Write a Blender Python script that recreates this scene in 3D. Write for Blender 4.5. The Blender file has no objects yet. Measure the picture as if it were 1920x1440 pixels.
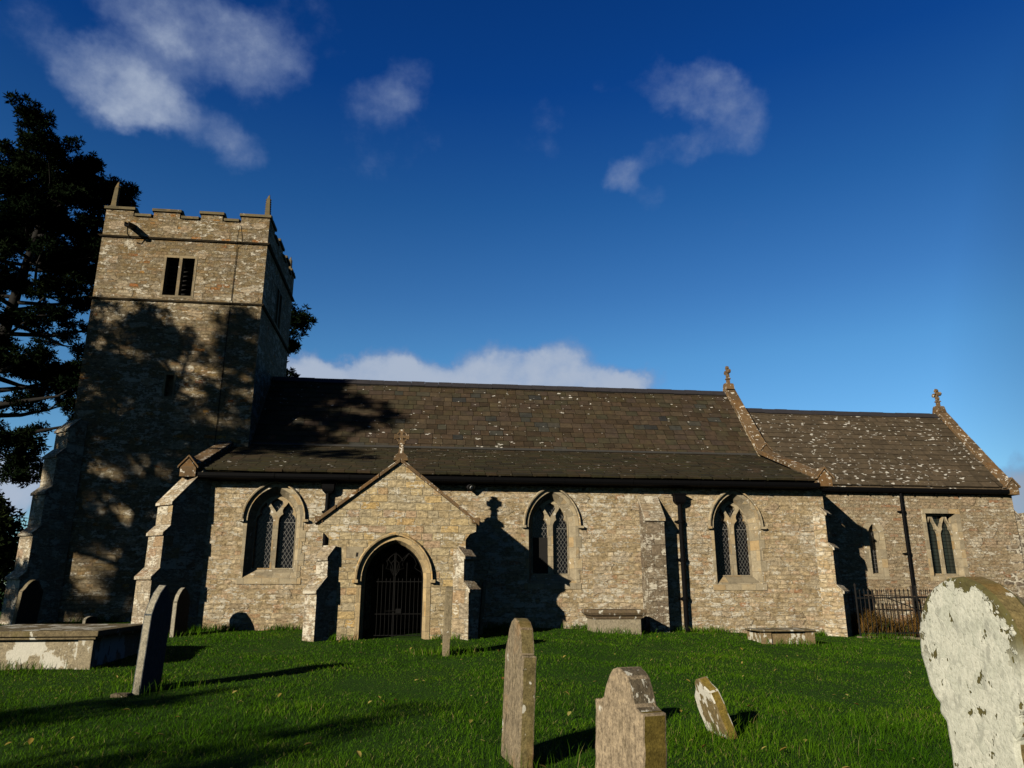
import bpy, bmesh, math, random
import numpy as np
from mathutils import Vector, Matrix
from mathutils.geometry import tessellate_polygon
R = math.radians
SC = bpy.context.scene
COL = SC.collection
rnd = random.Random(7)

# ------------------------------------------------------------------ camera, sky, sun, exposure
EYE = 1.5
cam_d = bpy.data.cameras.new('camera')
cam = bpy.data.objects.new('camera', cam_d)
COL.objects.link(cam)
cam.location = (0, 0, EYE)
cam.rotation_euler = (R(90 + 15.3), 0, R(-7.0))
cam_d.sensor_width = 36.0
cam_d.lens = 36.0 * 1387 / 1920
cam_d.clip_start, cam_d.clip_end = 0.05, 3000
SC.camera = cam
SC.view_settings.view_transform = 'Standard'
SC.view_settings.look = 'None'
SC.view_settings.exposure = 0.38
SC.view_settings.gamma = 1.0
SC.view_settings.use_curve_mapping = False
SC.cycles.max_bounces = 5
SC.cycles.diffuse_bounces = 0
SC.cycles.transparent_max_bounces = 4

SUN_AZ, SUN_EL = 44.5, 20.0        # degrees west of south, height
sun_d = bpy.data.lights.new('sun', 'SUN')
sun_d.energy = 5.0
sun_d.angle = R(0.5)
sun_d.color = (1.0, 0.90, 0.735)
sun = bpy.data.objects.new('sun', sun_d)
COL.objects.link(sun)
to_sun = Vector((-math.sin(R(SUN_AZ)) * math.cos(R(SUN_EL)), -math.cos(R(SUN_AZ)) * math.cos(R(SUN_EL)), math.sin(R(SUN_EL))))
sun.rotation_euler = to_sun.to_track_quat('Z', 'Y').to_euler()
sun.location = to_sun * 60

# clouds: (direction, half extents across and up, weight) in the sky
CLOUDS = [
    (-0.3552, 0.7581, 0.5469, 0.0448, 0.0311, 1.00),
    (-0.3267, 0.7798, 0.5340, 0.0318, 0.0208, 0.85),
    (-0.2894, 0.7302, 0.6189, 0.0657, 0.0311, 0.82),
    (-0.2035, 0.7707, 0.6039, 0.0390, 0.0428, 0.68),
    (-0.2547, 0.7602, 0.5976, 0.0481, 0.0308, 0.52),
    (-0.2684, 0.8071, 0.5259, 0.0317, 0.0190, 0.55),
    (-0.2350, 0.8301, 0.5057, 0.0260, 0.0195, 0.50),
    (-0.3098, 0.7571, 0.5752, 0.0436, 0.0303, 0.48),
    (-0.1608, 0.7584, 0.6317, 0.0365, 0.0315, 0.34),
    (-0.4336, 0.7005, 0.5667, 0.0333, 0.0333, 0.40),
    (-0.2946, 0.7652, 0.5724, 0.1224, 0.0796, 0.20),
    (-0.0711, 0.8117, 0.5797, 0.0319, 0.0253, 0.40),
    (-0.0805, 0.8399, 0.5368, 0.0311, 0.0270, 0.34),
    (-0.0354, 0.7989, 0.6005, 0.0278, 0.0278, 0.30),
    (-0.0741, 0.8278, 0.5562, 0.0671, 0.0671, 0.20),
    (0.3265, 0.7392, 0.5890, 0.0338, 0.0221, 0.55),
    (0.3623, 0.7464, 0.5582, 0.0300, 0.0326, 0.56),
    (0.2968, 0.7898, 0.5367, 0.0363, 0.0175, 0.58),
    (0.2430, 0.8238, 0.5122, 0.0233, 0.0192, 0.76),
    (0.2848, 0.8259, 0.4865, 0.0220, 0.0179, 0.48),
    (0.2801, 0.7494, 0.6000, 0.0236, 0.0223, 0.46),
    (0.3276, 0.7668, 0.5520, 0.0761, 0.0629, 0.25),
    (0.3853, 0.8096, 0.4428, 0.0176, 0.0162, 0.46),
    (0.1464, 0.8033, 0.5773, 0.0271, 0.0176, 0.40),
    (0.2209, 0.7662, 0.6034, 0.0238, 0.0146, 0.40),
    (0.1369, 0.8322, 0.5373, 0.0275, 0.0248, 0.32),
    (-0.1358, 0.9558, 0.2608, 0.0642, 0.0251, 1.00),
    (-0.0361, 0.9632, 0.2663, 0.0641, 0.0285, 1.00),
    (0.0956, 0.9559, 0.2777, 0.0577, 0.0346, 1.00),
    (0.1740, 0.9449, 0.2773, 0.0475, 0.0345, 1.00),
    (0.2582, 0.9317, 0.2557, 0.0442, 0.0214, 0.98),
    (0.0246, 0.9664, 0.2558, 0.1220, 0.0258, 1.00),
    (-0.4535, 0.8839, 0.1142, 0.0386, 0.0273, 1.00),
    (0.6591, 0.7473, 0.0847, 0.0306, 0.0353, 0.95),
]


class NT:
    """small helper to write node trees"""
    def __init__(self, tree):
        self.t = tree
        self.n = tree.nodes
        self.n.clear()

    def add(self, kind, **kw):
        nd = self.n.new(kind)
        for k, v in kw.items():
            if k.startswith('i_'):
                key = k[2:]
                key = int(key) if key.isdigit() else key.replace('_', ' ')
                self.put(nd.inputs[key], v)
            else:
                setattr(nd, k, v)
        return nd

    def put(self, sock, v):
        if isinstance(v, bpy.types.NodeSocket):
            self.t.links.new(v, sock)
        elif isinstance(v, bpy.types.Node):
            self.t.links.new(v.outputs[0], sock)
        else:
            if isinstance(v, (tuple, list)) and len(v) == 3 and sock.type == 'RGBA':
                v = (*v, 1)
            sock.default_value = v

    def math(self, op, a, b=0.0, c=0.0, clamp=False):
        nd = self.n.new('ShaderNodeMath')
        nd.operation = op
        nd.use_clamp = clamp
        for i, v in enumerate((a, b, c)):
            self.put(nd.inputs[i], v)
        return nd.outputs[0]

    def vmath(self, op, a, b=(0, 0, 0), out=0):
        nd = self.n.new('ShaderNodeVectorMath')
        nd.operation = op
        self.put(nd.inputs[0], a)
        self.put(nd.inputs[1], b)
        return nd.outputs[out]

    def step(self, v, a, b, lo=0.0, hi=1.0):
        nd = self.n.new('ShaderNodeMapRange')
        nd.interpolation_type = 'SMOOTHSTEP'
        for i, x in enumerate((v, a, b, lo, hi)):
            self.put(nd.inputs[i], x)
        return nd.outputs[0]

    def mix(self, f, a, b, mode='MIX'):
        nd = self.n.new('ShaderNodeMix')
        nd.data_type = 'RGBA'
        nd.blend_type = mode
        nd.clamp_factor = True
        self.put(nd.inputs[0], f)
        self.put(nd.inputs[6], a)
        self.put(nd.inputs[7], b)
        return nd.outputs[2]

    def ramp(self, f, stops, mode='LINEAR'):
        nd = self.n.new('ShaderNodeValToRGB')
        cr = nd.color_ramp
        cr.interpolation = mode
        while len(cr.elements) < len(stops):
            cr.elements.new(0.5)
        for e, (p, c) in zip(cr.elements, stops):
            e.position = p
            e.color = (*c, 1)
        self.put(nd.inputs[0], f)
        return nd.outputs[0]

    def noise(self, vec, scale, detail=4, rough=0.55, out=0, dist=0.0):
        nd = self.n.new('ShaderNodeTexNoise')
        self.put(nd.inputs['Vector'], vec)
        nd.inputs['Scale'].default_value = scale
        nd.inputs['Detail'].default_value = detail
        nd.inputs['Roughness'].default_value = rough
        nd.inputs['Distortion'].default_value = dist
        return nd.outputs[out]

    def scale(self, v, s):
        return self.vmath('MULTIPLY', v, s)

    def bump(self, h, strength, dist, normal=None):
        nd = self.n.new('ShaderNodeBump')
        nd.inputs['Strength'].default_value = strength
        nd.inputs['Distance'].default_value = dist
        self.put(nd.inputs['Height'], h)
        if normal is not None:
            self.put(nd.inputs['Normal'], normal)
        return nd.outputs[0]

    def pbsdf(self, color, rough=0.9, normal=None, spec=0.2, metal=0.0):
        p = self.n.new('ShaderNodeBsdfPrincipled')
        self.put(p.inputs['Base Color'], color)
        self.put(p.inputs['Roughness'], rough)
        p.inputs['Specular IOR Level'].default_value = spec
        p.inputs['Metallic'].default_value = metal
        if normal is not None:
            self.put(p.inputs['Normal'], normal)
        o = self.n.new('ShaderNodeOutputMaterial')
        self.t.links.new(p.outputs[0], o.inputs[0])
        return p


def build_world():
    w = bpy.data.worlds.new('World')
    SC.world = w
    w.use_nodes = True
    t = NT(w.node_tree)
    sky = t.add('ShaderNodeTexSky', sky_type='NISHITA', sun_disc=False, sun_elevation=R(SUN_EL),
                sun_rotation=R(180 + SUN_AZ), altitude=300, air_density=1.0, dust_density=0.15, ozone_density=3.0)
    d = t.vmath('NORMALIZE', t.add('ShaderNodeTexCoord').outputs['Generated'])
    # fluffy warp
    wv = t.vmath('SUBTRACT', t.noise(d, 7, 5, 0.6, out=1), (0.5, 0.5, 0.5))
    wd = t.vmath('ADD', d, t.scale(wv, (0.065,) * 3))
    wv2 = t.vmath('SUBTRACT', t.noise(d, 30, 4, 0.6, out=1), (0.5, 0.5, 0.5))
    wd = t.vmath('ADD', wd, t.scale(wv2, (0.030,) * 3))
    total = None
    for x, y, z, rx, rz, wt in CLOUDS:
        c = Vector((x, y, z)).normalized()
        ex = Vector((c.y, -c.x, 0)).normalized()
        ez = ex.cross(c)
        a = t.vmath('DOT_PRODUCT', wd, tuple(ex / rx), out=1)
        a = t.math('SUBTRACT', a, c.dot(ex) / rx)
        b = t.vmath('DOT_PRODUCT', wd, tuple(ez / rz), out=1)
        b = t.math('SUBTRACT', b, c.dot(ez) / rz)
        q = t.math('ADD', t.math('MULTIPLY', a, a), t.math('MULTIPLY', b, b))
        # front half of the sky only
        q = t.math('ADD', q, t.math('MULTIPLY', t.math('LESS_THAN', t.vmath('DOT_PRODUCT', d, tuple(c), out=1), 0.3), 50))
        m = t.step(q, 3.3, 0.0, 0.0, wt)
        total = m if total is None else t.math('SUBTRACT', t.math('ADD', total, m), t.math('MULTIPLY', total, m))
    fine = t.noise(d, 16, 8, 0.62)
    fine2 = t.noise(t.scale(d, (1, 1, 1.6)), 5.5, 6, 0.6)
    nz = t.math('ADD', t.math('MULTIPLY', fine, 0.55), t.math('MULTIPLY', fine2, 0.6))
    bank = t.step(t.add('ShaderNodeSeparateXYZ', i_0=d).outputs[2], .40, .27, 1.2, 1.7)
    dens = t.step(t.math('ADD', t.math('MULTIPLY', total, bank), t.math('MULTIPLY', t.math('SUBTRACT', nz, 0.575), 2.1)), 0.36, 1.75, 0.0, 0.97)
    sx = t.add('ShaderNodeSeparateXYZ', i_0=d)
    up, north = sx.outputs[2], sx.outputs[1]
    # clear polar blue, paler towards the horizon
    grade = t.ramp(up, [(0.0, (.62, .86, .95)), (0.12, (.58, .84, .96)), (0.29, (.40, .75, .93)), (0.37, (.28, .60, .86)), (0.48, (.14, .46, .79)), (0.60, (.040, .30, .74)), (0.8, (.02, .22, .62))])
    blue = t.mix(1.0, sky.outputs[0], grade, 'MULTIPLY')
    ccol = t.ramp(dens, [(0.0, (1.3, 2.0, 3.8)), (0.5, (1.9, 2.5, 3.9)), (1.0, (3.3, 3.85, 4.8))])
    fin = t.mix(dens, blue, ccol)
    fin = t.mix(1.0, fin, t.ramp(t.math('ADD', t.math('MULTIPLY', north, 0.5), 0.5), [(0.42, (.28, .27, .26)), (0.72, (1, 1, 1))]), 'MULTIPLY')  # southern sky dimmed, added to cut the fill light on shaded walls
    fin = t.mix(1.0, fin, t.ramp(sx.outputs[0], [(0.60, (1, 1, 1)), (0.85, (.10, .10, .10))]), 'MULTIPLY')  # added dimming of the eastern sky keeps the tower's east face dark
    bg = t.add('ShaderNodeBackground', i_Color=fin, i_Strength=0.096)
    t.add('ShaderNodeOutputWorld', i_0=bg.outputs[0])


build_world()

# ------------------------------------------------------------------ materials


def new_mat(name):
    m = bpy.data.materials.new(name)
    m.use_nodes = True
    return m, NT(m.node_tree)


def rubble(name, cell=(0.34, 0.16), ramp=None, mortar=(0.33, 0.28, 0.205), mortar_amt=0.55, mortar_w=0.10,
           lichen=0.5, coursed=False, bump=0.9, dark=0.35, ochre=0.25, buried=0.45):
    m, t = new_mat(name)
    uv = t.add('ShaderNodeUVMap').outputs[0]
    w1 = t.vmath('SUBTRACT', t.noise(uv, 1.1, 3, 0.5, out=1), (0.5, 0.5, 0.5))
    w2 = t.vmath('SUBTRACT', t.noise(uv, 7.0, 3, 0.55, out=1), (0.5, 0.5, 0.5))
    v = t.vmath('ADD', uv, t.scale(w1, (0.16, 0.055, 0)))
    v = t.vmath('ADD', v, t.scale(w2, (0.06, 0.028, 0)))
    if coursed == 'rubble':
        v = t.vmath('ADD', v, t.scale(t.vmath('SUBTRACT', t.noise(uv, 3.2, 3, 0.6, out=1), (0.5, 0.5, 0.5)), (0.16, 0.075, 0)))
    if coursed:
        br = t.add('ShaderNodeTexBrick', offset=0.5, offset_frequency=2, squash=0.62, squash_frequency=3,
                   i_Vector=v, i_Color1=(0, 0, 0), i_Color2=(1, 1, 1), i_Mortar=(0.5, 0.5, 0.5), i_Scale=1.0)
        br.inputs['Mortar Size'].default_value = 0.012
        br.inputs['Mortar Smooth'].default_value = 0.6
        br.inputs['Brick Width'].default_value = cell[0]
        br.inputs['Row Height'].default_value = cell[1]
        rv = br.outputs['Color']
        edge = br.outputs['Fac']
        wn = t.add('ShaderNodeTexWhiteNoise', noise_dimensions='1D')
        t.put(wn.inputs['W'], t.math('MULTIPLY', rv, 91.7))
        rv2 = wn.outputs['Value']
        if coursed == 'rubble':
            bury = t.step(t.math('ADD', rv2, t.math('MULTIPLY', t.math('SUBTRACT', t.noise(uv, 1.6, 4, .6), .5), 1.3)), buried + .22, buried - .12)
            edge = t.math('MAXIMUM', t.step(t.math('ADD', edge, t.math('MULTIPLY', t.math('SUBTRACT', t.noise(uv, 14, 4, .65), .5), 1.6)), .25, .75), bury)
    else:
        w3 = t.vmath('SUBTRACT', t.noise(uv, 19.0, 3, 0.6, out=1), (0.5, 0.5, 0.5))
        v = t.vmath('ADD', v, t.scale(w3, (0.05, 0.03, 0)))
        cv = t.scale(v, (1 / cell[0], 1 / cell[1], 1))
        vo = t.add('ShaderNodeTexVoronoi', voronoi_dimensions='2D', feature='F1', i_Vector=cv, i_Scale=1.0, i_Randomness=0.72)
        sep = t.add('ShaderNodeSeparateColor', i_0=vo.outputs['Color'])
        rv, rv2 = sep.outputs[0], sep.outputs[1]
        ve = t.add('ShaderNodeTexVoronoi', voronoi_dimensions='2D', feature='DISTANCE_TO_EDGE', i_Vector=cv, i_Scale=1.0, i_Randomness=0.72)
        ed = t.math('ADD', ve.outputs['Distance'], t.math('MULTIPLY', t.math('SUBTRACT', t.noise(uv, 15, 4, .65), .5), .30))
        edge = t.step(ed, mortar_w + .10, mortar_w - .03)
        # many stones are buried under the smeared pointing
        bury = t.step(t.math('ADD', rv2, t.math('MULTIPLY', t.math('SUBTRACT', t.noise(uv, 1.6, 4, .6), .5), 1.3)), buried + .22, buried - .12)
        edge = t.math('MAXIMUM', edge, bury)
    ramp = ramp or [(0, (.27, .21, .135)), (.22, (.32, .27, .19)), (.40, (.235, .20, .15)), (.55, (.34, .29, .21)), (.70, (.27, .19, .125)),
                    (.84, (.30, .26, .20)), (.95, (.33, .25, .14)), (1.0, (.27, .19, .12))]
    c = t.ramp(rv, ramp)
    if coursed != True:
        cb = t.scale(v, (1.9, 3.7, 1))
        vb = t.add('ShaderNodeTexVoronoi', voronoi_dimensions='2D', feature='F1', i_Vector=cb, i_Scale=1.0, i_Randomness=0.75)
        vbe = t.add('ShaderNodeTexVoronoi', voronoi_dimensions='2D', feature='DISTANCE_TO_EDGE', i_Vector=cb, i_Scale=1.0, i_Randomness=0.75)
        sb = t.add('ShaderNodeSeparateColor', i_0=vb.outputs['Color'])
        blk = t.math('MULTIPLY', t.step(sb.outputs[0], .74, .80), t.step(t.math('ADD', vbe.outputs['Distance'], t.math('MULTIPLY', t.math('SUBTRACT', t.noise(uv, 12, 4, .65), .5), .22)), .07, .13))
        bcol = t.ramp(sb.outputs[1], [(0, (.25, .195, .125)), (.4, (.38, .325, .23)), (.75, (.34, .26, .175)), (1, (.44, .39, .30))])
        c = t.mix(t.math('MULTIPLY', blk, .85), c, bcol)
        edge = t.math('MULTIPLY', edge, t.math('SUBTRACT', 1.0, blk))
    big = t.noise(uv, 0.55, 4, 0.6)
    grain = t.noise(uv, 34, 5, 0.7)
    mid = t.noise(uv, 6.5, 5, 0.65)
    fleck = t.noise(t.scale(uv, (.75, 1.35, 1)), 13, 5, .75)
    c = t.mix(1.0, c, t.ramp(mid, [(.25, (.66, .64, .61)), (.5, (1, 1, 1)), (.75, (1.2, 1.18, 1.15))]), 'MULTIPLY')
    c = t.mix(1.0, c, t.ramp(grain, [(.28, (.70, .70, .70)), (.5, (1, 1, 1)), (.72, (1.22, 1.22, 1.22))]), 'MULTIPLY')
    # ochre washes
    oc = t.math('MULTIPLY', t.step(t.noise(uv, 1.7, 5, .65), .56, .72), ochre)
    c = t.mix(oc, c, (.36, .22, .07))
    # mortar, partly smeared over the stones
    smear = t.step(t.noise(uv, 2.3, 5, .6), .45, .62, .45, 1.25)
    me = t.math('MULTIPLY', t.math('MULTIPLY', edge, smear), mortar_amt, clamp=True)
    mcol = t.mix(grain, tuple(x * .75 for x in mortar), tuple(min(1, x * 1.2) for x in mortar))
    c = t.mix(me, c, mcol)
    c = t.mix(1.0, c, t.ramp(fleck, [(.30, (.30, .27, .22)), (.42, (.76, .74, .70)), (.54, (1.06, 1.05, 1.03)), (.70, (1.70, 1.66, 1.56))]), 'MULTIPLY')
    # dark weathering
    crev = t.math('MULTIPLY', t.step(t.noise(t.scale(v, (2.3, 11, 1)), 1.0, 5, .7), .61, .71), .45 if coursed != True else .35)
    c = t.mix(crev, c, (.055, .042, .025))
    dk = t.math('MULTIPLY', t.step(t.noise(t.scale(uv, (1.6, .8, 1)), 1.9, 6, .68), .53, .75), dark)
    c = t.mix(dk, c, (.085, .072, .05))
    # whitish lichen, wider than tall
    l1 = t.noise(t.scale(uv, (.75, 1.3, 1)), 4.6, 4, .62)
    l2 = t.noise(t.scale(uv, (.72, 1.5, 1)), 15, 4, .68)
    lv = t.math('ADD', t.math('MULTIPLY', l1, .5), t.math('MULTIPLY', l2, .5))
    lv = t.math('ADD', lv, t.math('MULTIPLY', t.math('SUBTRACT', rv2, .5), .10))
    lv = t.math('ADD', lv, t.math('MULTIPLY', t.math('SUBTRACT', big, .5), .26))
    lm = t.math('MULTIPLY', t.step(lv, .603 - .085 * lichen, .628 - .085 * lichen), .85)
    lcol = t.mix(t.noise(uv, 22, 3, .6), (.40, .37, .28), (.70, .65, .54))
    c = t.mix(lm, c, lcol)
    h = t.math('SUBTRACT', t.math('MULTIPLY', mid, .75), t.math('MULTIPLY', edge, .9))
    h = t.math('ADD', h, t.math('MULTIPLY', t.math('MULTIPLY', rv2, t.math('SUBTRACT', 1.0, edge)), .4))
    h = t.math('ADD', h, t.math('MULTIPLY', grain, .3))
    h = t.math('ADD', h, t.math('MULTIPLY', fleck, 1.1))
    h = t.math('ADD', h, t.math('MULTIPLY', lm, .25))
    h = t.math('SUBTRACT', h, t.math('MULTIPLY', crev, .9))
    t.pbsdf(c, .93, t.bump(h, bump, .035), .12)
    return m


def ashlar(name, col=(.33, .285, .205), joint=(0.55, 0.30), lichen=.2, ochre=.3, joints=.6, bump=.5, dark=.35):
    m, t = new_mat(name)
    uv = t.add('ShaderNodeUVMap').outputs[0]
    v = t.vmath('ADD', uv, t.scale(t.vmath('SUBTRACT', t.noise(uv, 3, 2, .5, out=1), (.5, .5, .5)), (.03, .03, 0)))
    br = t.add('ShaderNodeTexBrick', i_Vector=v, i_Color1=(0, 0, 0), i_Color2=(1, 1, 1), i_Mortar=(.5, .5, .5), i_Scale=1.0)
    br.inputs['Mortar Size'].default_value = .007
    br.inputs['Mortar Smooth'].default_value = .5
    br.inputs['Brick Width'].default_value = joint[0]
    br.inputs['Row Height'].default_value = joint[1]
    c = t.ramp(br.outputs['Color'], [(0, tuple(x * .68 for x in col)), (.5, col), (.8, (col[0] * 1.12, col[1] * 1.08, col[2] * 1.0)), (1, (col[0] * 1.05, col[1] * .86, col[2] * .62))])
    grain = t.noise(uv, 40, 5, .7)
    mid = t.noise(uv, 5, 6, .65)
    c = t.mix(1.0, c, t.ramp(mid, [(.25, (.62, .60, .57)), (.5, (1, 1, 1)), (.75, (1.2, 1.2, 1.17))]), 'MULTIPLY')
    c = t.mix(1.0, c, t.ramp(grain, [(.28, (.74, .74, .74)), (.5, (1, 1, 1)), (.72, (1.2, 1.2, 1.2))]), 'MULTIPLY')
    c = t.mix(t.math('MULTIPLY', t.step(t.noise(uv, 2.6, 5, .65), .55, .72), ochre), c, (.38, .23, .08))
    c = t.mix(t.math('MULTIPLY', t.step(t.noise(uv, 3.3, 6, .7), .55, .74), dark), c, (.09, .08, .058))
    c = t.mix(t.math('MULTIPLY', br.outputs['Fac'], joints), c, (.12, .10, .075))
    lm = t.math('MULTIPLY', t.step(t.math('ADD', t.noise(uv, 7, 6, .62), t.math('MULTIPLY', t.noise(uv, 1.3, 3), .25)), .80 - .12 * lichen, .85 - .12 * lichen), .9)
    c = t.mix(lm, c, (.60, .57, .49))
    h = t.math('ADD', t.math('MULTIPLY', mid, .8), t.math('MULTIPLY', grain, .4))
    h = t.math('SUBTRACT', h, t.math('MULTIPLY', br.outputs['Fac'], .6))
    t.pbsdf(c, .9, t.bump(h, bump, .015), .12)
    return m


def slates(name, cols, lichen=.3, moss=.3):
    m, t = new_mat(name)
    uv = t.add('ShaderNodeUVMap').outputs[0]
    ri = t.add('ShaderNodeNewGeometry').outputs['Random Per Island']
    c = t.ramp(ri, cols)
    mid = t.noise(uv, 5, 6, .68)
    grain = t.noise(t.scale(uv, (1, 2, 1)), 26, 4, .7)
    big = t.noise(uv, .5, 4, .6)
    c = t.mix(1.0, c, t.ramp(mid, [(.25, (.55, .55, .55)), (.5, (1, 1, 1)), (.75, (1.45, 1.4, 1.3))]), 'MULTIPLY')
    c = t.mix(1.0, c, t.ramp(grain, [(.3, (.7, .7, .7)), (.5, (1, 1, 1)), (.7, (1.3, 1.3, 1.3))]), 'MULTIPLY')
    c = t.mix(t.math('MULTIPLY', t.step(t.noise(uv, 1.1, 5, .6), .5, .7), moss), c, (.055, .052, .016))
    l = t.noise(t.scale(uv, (.8, 1.3, 1)), 6.0, 3, .5)
    l = t.math('ADD', l, t.math('MULTIPLY', t.math('SUBTRACT', big, .5), .35))
    l = t.math('ADD', l, t.math('MULTIPLY', t.math('SUBTRACT', t.noise(uv, 22, 2, .5), .5), .10))
    lm = t.step(l, .70 - .11 * lichen, .72 - .11 * lichen)
    c = t.mix(t.math('MULTIPLY', lm, .9), c, (.50, .48, .43))
    h = t.math('ADD', mid, t.math('MULTIPLY', grain, .5))
    t.pbsdf(c, .85, t.bump(h, .6, .012), .2)
    return m


def plain(name, col, rough=.5, var=.3, scale=8, bump=.2, spec=.3, metal=0.0):
    m, t = new_mat(name)
    ob = t.add('ShaderNodeTexCoord').outputs['Object']
    n = t.noise(ob, scale, 5, .65)
    c = t.mix(n, tuple(x * (1 - var) for x in col), tuple(min(1, x * (1 + var)) for x in col))
    t.pbsdf(c, rough, t.bump(n, bump, .01), spec, metal)
    return m


def gravestone(name, col, streak=.5, lichen=.3, moss=.3, rust=.0, streak_dark=.35, lichen_scale=7, bump=.7):
    """weathered sandstone: vertical runnels, lichen blotches, moss"""
    m, t = new_mat(name)
    ob = t.add('ShaderNodeTexCoord').outputs['Object']
    wob = t.vmath('ADD', ob, t.scale(t.vmath('SUBTRACT', t.noise(ob, 7, 3, .6, out=1), (.5, .5, .5)), (.03, .03, 0)))
    st = t.noise(t.scale(wob, (1, 1, .13)), 17, 6, .72)
    st2 = t.noise(t.scale(wob, (1, 1, .30)), 48, 4, .72)
    mid = t.noise(ob, 9, 6, .68)
    grain = t.noise(ob, 75, 4, .7)
    c = t.mix(mid, tuple(x * .66 for x in col), tuple(x * 1.3 for x in col))
    c = t.mix(1.0, c, t.ramp(grain, [(.28, (.50, .50, .50)), (.5, (1, 1, 1)), (.72, (1.4, 1.4, 1.4))]), 'MULTIPLY')
    c = t.mix(1.0, c, t.ramp(t.noise(ob, 22, 4, .7), [(.3, (.62, .61, .58)), (.5, (1, 1, 1)), (.7, (1.3, 1.28, 1.22))]), 'MULTIPLY')
    sd = t.math('MULTIPLY', t.math('ADD', t.step(st, .50, .70), t.math('MULTIPLY', t.step(st2, .5, .68), .7)), streak, clamp=True)
    sd = t.math('MULTIPLY', sd, t.step(t.noise(ob, 6, 4, .65), .36, .60, .35, 1.0))
    c = t.mix(sd, c, tuple(x * streak_dark for x in col))
    c = t.mix(t.math('MULTIPLY', t.step(t.noise(ob, 3.1, 5, .6), .5, .66), moss), c, (.10, .085, .018))
    if rust:
        c = t.mix(t.math('MULTIPLY', t.step(t.noise(ob, 2.2, 4, .6), .5, .64), rust), c, (.26, .12, .03))
    l = t.math('ADD', t.noise(t.scale(ob, (1, 1, .6)), lichen_scale, 4, .55), t.math('MULTIPLY', t.noise(ob, 30, 3), .14))
    lm = t.step(l, .80 - .2 * lichen, .83 - .2 * lichen)
    c = t.mix(t.math('MULTIPLY', lm, .92), c, t.mix(grain, (.42, .41, .34), (.62, .60, .52)))
    h = t.math('SUBTRACT', t.math('ADD', mid, t.math('MULTIPLY', grain, .35)), t.math('MULTIPLY', sd, .8))
    t.pbsdf(c, .92, t.bump(h, bump, .012), .12)
    return m


def white_lichen(name):
    """headstone face almost wholly crusted with overlapping pale lichen discs"""
    m, t = new_mat(name)
    ob = t.add('ShaderNodeTexCoord').outputs['Object']
    w = t.vmath('ADD', ob, t.scale(t.vmath('SUBTRACT', t.noise(ob, 22, 4, .6, out=1), (.5, .5, .5)), (.05,) * 3))
    vo = t.add('ShaderNodeTexVoronoi', feature='F1', i_Vector=w, i_Scale=17.0, i_Randomness=1.0)
    ve = t.add('ShaderNodeTexVoronoi', feature='DISTANCE_TO_EDGE', i_Vector=w, i_Scale=17.0, i_Randomness=1.0)
    n1 = t.noise(ob, 11, 6, .7)
    n2 = t.noise(ob, 48, 5, .72)
    cellv = t.add('ShaderNodeSeparateColor', i_0=vo.outputs['Color']).outputs[0]
    c = t.mix(n1, (.38, .39, .325), (.63, .63, .545))
    c = t.mix(1.0, c, t.ramp(cellv, [(0, (.90, .91, .88)), (1, (1.06, 1.05, 1.03))]), 'MULTIPLY')
    c = t.mix(1.0, c, t.ramp(n2, [(.28, (.55, .56, .53)), (.46, (.95, .95, .94)), (.55, (1, 1, 1)), (.7, (1.14, 1.14, 1.12))]), 'MULTIPLY')
    # greyish thin patches
    c = t.mix(t.math('MULTIPLY', t.step(t.noise(t.scale(ob, (1, 1, .55)), 16, 5, .65), .52, .66), .80), c, (.31, .315, .26))
    # bare stone showing through in small upright blotches, and as a ragged mossy rim under the top
    spot = t.step(t.math('ADD', t.noise(t.scale(ob, (1, 1, .62)), 20, 3, .6), t.math('MULTIPLY', t.noise(ob, 3.5, 2), .22)), .765, .79)
    sx = t.add('ShaderNodeSeparateXYZ', i_0=ob)
    dy, dz = sx.outputs[1], t.math('SUBTRACT', sx.outputs[2], 1.21)
    rad = t.math('SQRT', t.math('ADD', t.math('MULTIPLY', dy, dy), t.math('MULTIPLY', dz, dz)))
    rag = t.math('MULTIPLY', t.math('SUBTRACT', t.noise(ob, 10, 4, .65), .5), .30)
    rag = t.math('ADD', rag, t.math('MULTIPLY', t.math('SUBTRACT', t.noise(ob, 34, 3, .6), .5), .12))
    rim = t.math('MULTIPLY', t.step(t.math('ADD', t.math('SUBTRACT', rad, t.math('MULTIPLY', dy, .06)), rag), .300, .312), t.step(dz, -.12, .10))
    bare = t.math('MAXIMUM', spot, rim)
    moss = t.mix(t.noise(ob, 26, 4, .7), (.06, .045, .022), (.13, .125, .045))
    c = t.mix(bare, c, moss)
    h = t.math('ADD', t.math('MULTIPLY', n1, .6), t.math('MULTIPLY', n2, .5))
    h = t.math('SUBTRACT', h, t.math('MULTIPLY', bare, .9))
    h = t.math('ADD', h, t.math('MULTIPLY', t.step(ve.outputs['Distance'], 0, .10), .12))
    t.pbsdf(c, .95, t.bump(h, .8, .008), .08)
    return m


def leaf_mat(name, c0, c1, odd=None, trans=.25):
    m, t = new_mat(name)
    g = t.add('ShaderNodeNewGeometry')
    stops = [(0, c0), (.85, c1)]
    if odd:
        stops = [(0, c0), (.80, c1), (.93, c1), (.97, odd)]
    c = t.ramp(g.outputs['Random Per Island'], stops)
    n = t.noise(g.outputs['Position'], .55, 4, .6)
    c = t.mix(1.0, c, t.ramp(n, [(.3, (.55, .66, .6)), (.5, (1, 1, 1)), (.7, (1.5, 1.25, 1.1))]), 'MULTIPLY')
    d = t.add('ShaderNodeBsdfDiffuse', i_Color=c)
    tr = t.add('ShaderNodeBsdfTranslucent', i_Color=c)
    mx = t.add('ShaderNodeMixShader', i_0=trans)
    t.put(mx.inputs[1], d)
    t.put(mx.inputs[2], tr)
    o = t.add('ShaderNodeOutputMaterial')
    t.put(o.inputs[0], mx)
    return m


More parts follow.
